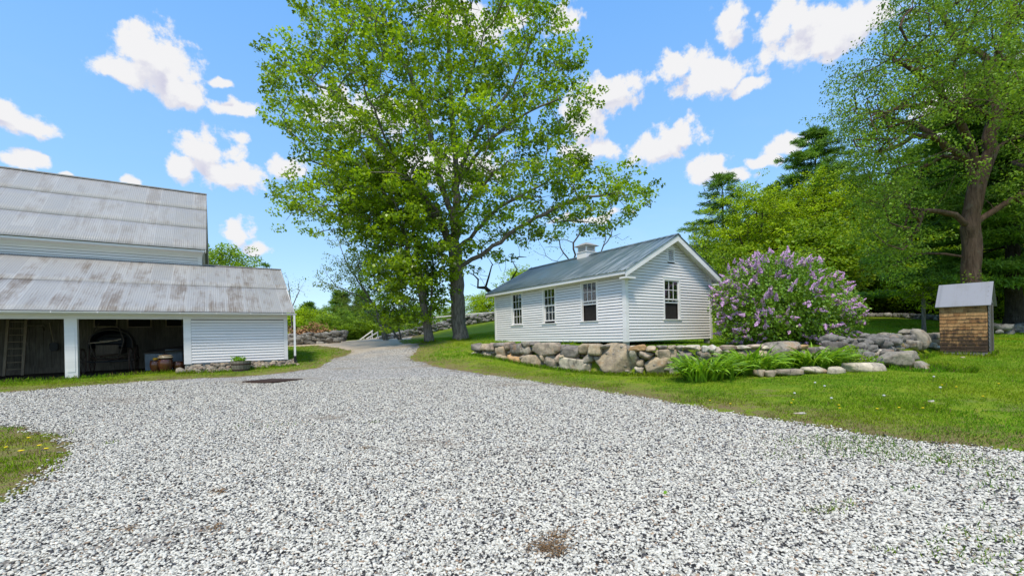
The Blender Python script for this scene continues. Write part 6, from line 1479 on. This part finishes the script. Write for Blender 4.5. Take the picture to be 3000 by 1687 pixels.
o = link_mesh('planter_seedlings', leaves('planter_seedlings', 'oval', cc, 11, (.05, .05, .03), (.05, .09), 3, droop=.2), M['lf_lime']); o.location = (q.x, q.y, zg * 0 + pl_.location.z); tag(o, 'green seedlings sprouting in the half barrel planter', 'plant')

# --- small things on the ground
M['dandelion'] = mat_flat('dandelion_yellow', (.85, .62, .01), .6); M['puff'] = mat_flat('dandelion_seed_head', (.62, .62, .58), .9)
def flower(X, Y, kind, label, h_, s_=1.0):
    g_ = gnd(X, Y); z0 = h1(*g_); root = empty('dandelion', (g_[0], g_[1], z0), random.uniform(0, 6), label, 'flower', 'dandelions in the lawns')
    v = MB(); v.tube([(0, 0, -.01), (.004, 0, h_ * .5), (0, .004, h_)], .0035, 5); v.build('stalk', M['lf_mid_plain'], root)
    if kind == 'y':
        v = MB(); v.lathe([(.004, h_ - .008), (.019 * s_, h_ + .002), (.024 * s_, h_ + .010), (.013 * s_, h_ + .016), (.002, h_ + .017)], (0, 0, 0), 12); v.build('flower_head', M['dandelion'], root)
    else:
        v = MB(); v.lathe([(.002, h_ - .016), (.015 * s_, h_ - .008), (.019 * s_, h_ + .004), (.015 * s_, h_ + .016), (.002, h_ + .022)], (0, 0, 0), 12); v.build('seed_head', M['puff'], root)
M['lf_mid_plain'] = mat_flat('green_stalk', (.12, .20, .04), .6)
for X, Y, h_, s_, lb_ in ((62,1334,.07,1.6,'largest yellow dandelion, nearest in the left corner grass'),(116,1320,.08,1.3,'yellow dandelion right of the nearest one in the left corner grass'),(136,1326,.06,1.3,'rightmost yellow dandelion of the left corner grass'),(84,1297,.08,1.1,'yellow dandelion farther back in the left corner grass'),(18,1320,.05,1,'small yellow dandelion at the very left edge')): flower(X, Y, 'y', lb_, h_, s_)
for X, Y in ((2319,1190),(2324,1180),(2460,1206),(2458,1196),(2570,1208),(2704,1206),(2760,1136),(2802,1142),(2926,1132),(2080,1182),(2140,1192),(2634,1204),(2386,1128),(2880,1170)): flower(X, Y, 'y', 'small yellow dandelion dotted in the grass right of the drive', .06, .9)
for X, Y in ((2328,1168),(2590,1176),(2436,1184),(2416,1146),(2388,1136),(2755,1152),(2736,1118)): flower(X, Y, 'w', 'white dandelion seed head in the grass right of the drive', .12, 1.3)
for X, Y, w_, lb_, sd in ((2345,1212,.13,'flat pale stone at the edge of the right lawn',1),(2730,1176,.08,'flat whitish stone sunk in the right lawn',2),(2922,1380,.10,'flat white stone in the gravel near the right edge',3)):
    g_ = gnd(X, Y); tag(rock_obj('flat_stone', 800 + sd, (g_[0], g_[1], h1(*g_) + .006), (w_, w_ * .55, .022), .1, 'w', None, 2), lb_, 'stone')
g_ = gnd(2820, 1048); tag(rock_obj('flat_stone', 810, (g_[0], g_[1], h1(*g_) + .01), (.09, .06, .03), .1, 't', None, 2), 'tan stone in the grass just in front of the hut', 'stone')
# dry leaf litter on the gravel and one fresh leaf
def litter(X, Y, n, sp, label, seed, col=(.22, .13, .06)):
    g_ = gnd(X, Y); r = np.random.default_rng(seed); p = np.stack([g_[0] + r.normal(0, sp, n), g_[1] + r.normal(0, sp * .6, n), np.zeros(n)], 1); p[:, 2] = hgt(p[:, 0], p[:, 1]) + .035 + r.uniform(0, .012, n)
    m_ = M.setdefault('litter', mat_flat('dry_litter', col, .9)); me = leaves('leaf_litter', 'small', p, 3, (.02, .02, .004), (.02, .06), seed, droop=0, upbias=3, width=.35); tag(link_mesh('leaf_litter', me, m_), label, 'leaf litter', kind='stuff')
litter(1610, 1615, 110, .10, 'dry brown leaves and twigs lying on the near gravel', 1); litter(1640, 1580, 30, .07, 'dry straw on the near gravel', 2)
litter(1072, 1318, 30, .06, 'little brown clod on the gravel', 3); litter(375, 1560, 14, .03, 'brown leaf bits on the gravel', 4); litter(635, 1556, 16, .035, 'brown leaf bits on the gravel', 5); litter(640, 1448, 24, .03, 'brown leaf bits on the gravel', 6)
g_ = gnd(1952, 1450); o = link_mesh('leaf', leaves('leaf', 'oval', np.array([[0, 0, 0.]]), 1, (.001, .001, .001), (.065, .066), 3, droop=0, upbias=4), M['lf_lime']); o.location = (g_[0], g_[1], h1(*g_) + .045); o.rotation_euler = (.5, .2, 0); tag(o, 'single fresh green leaf lying on the gravel', 'leaf')
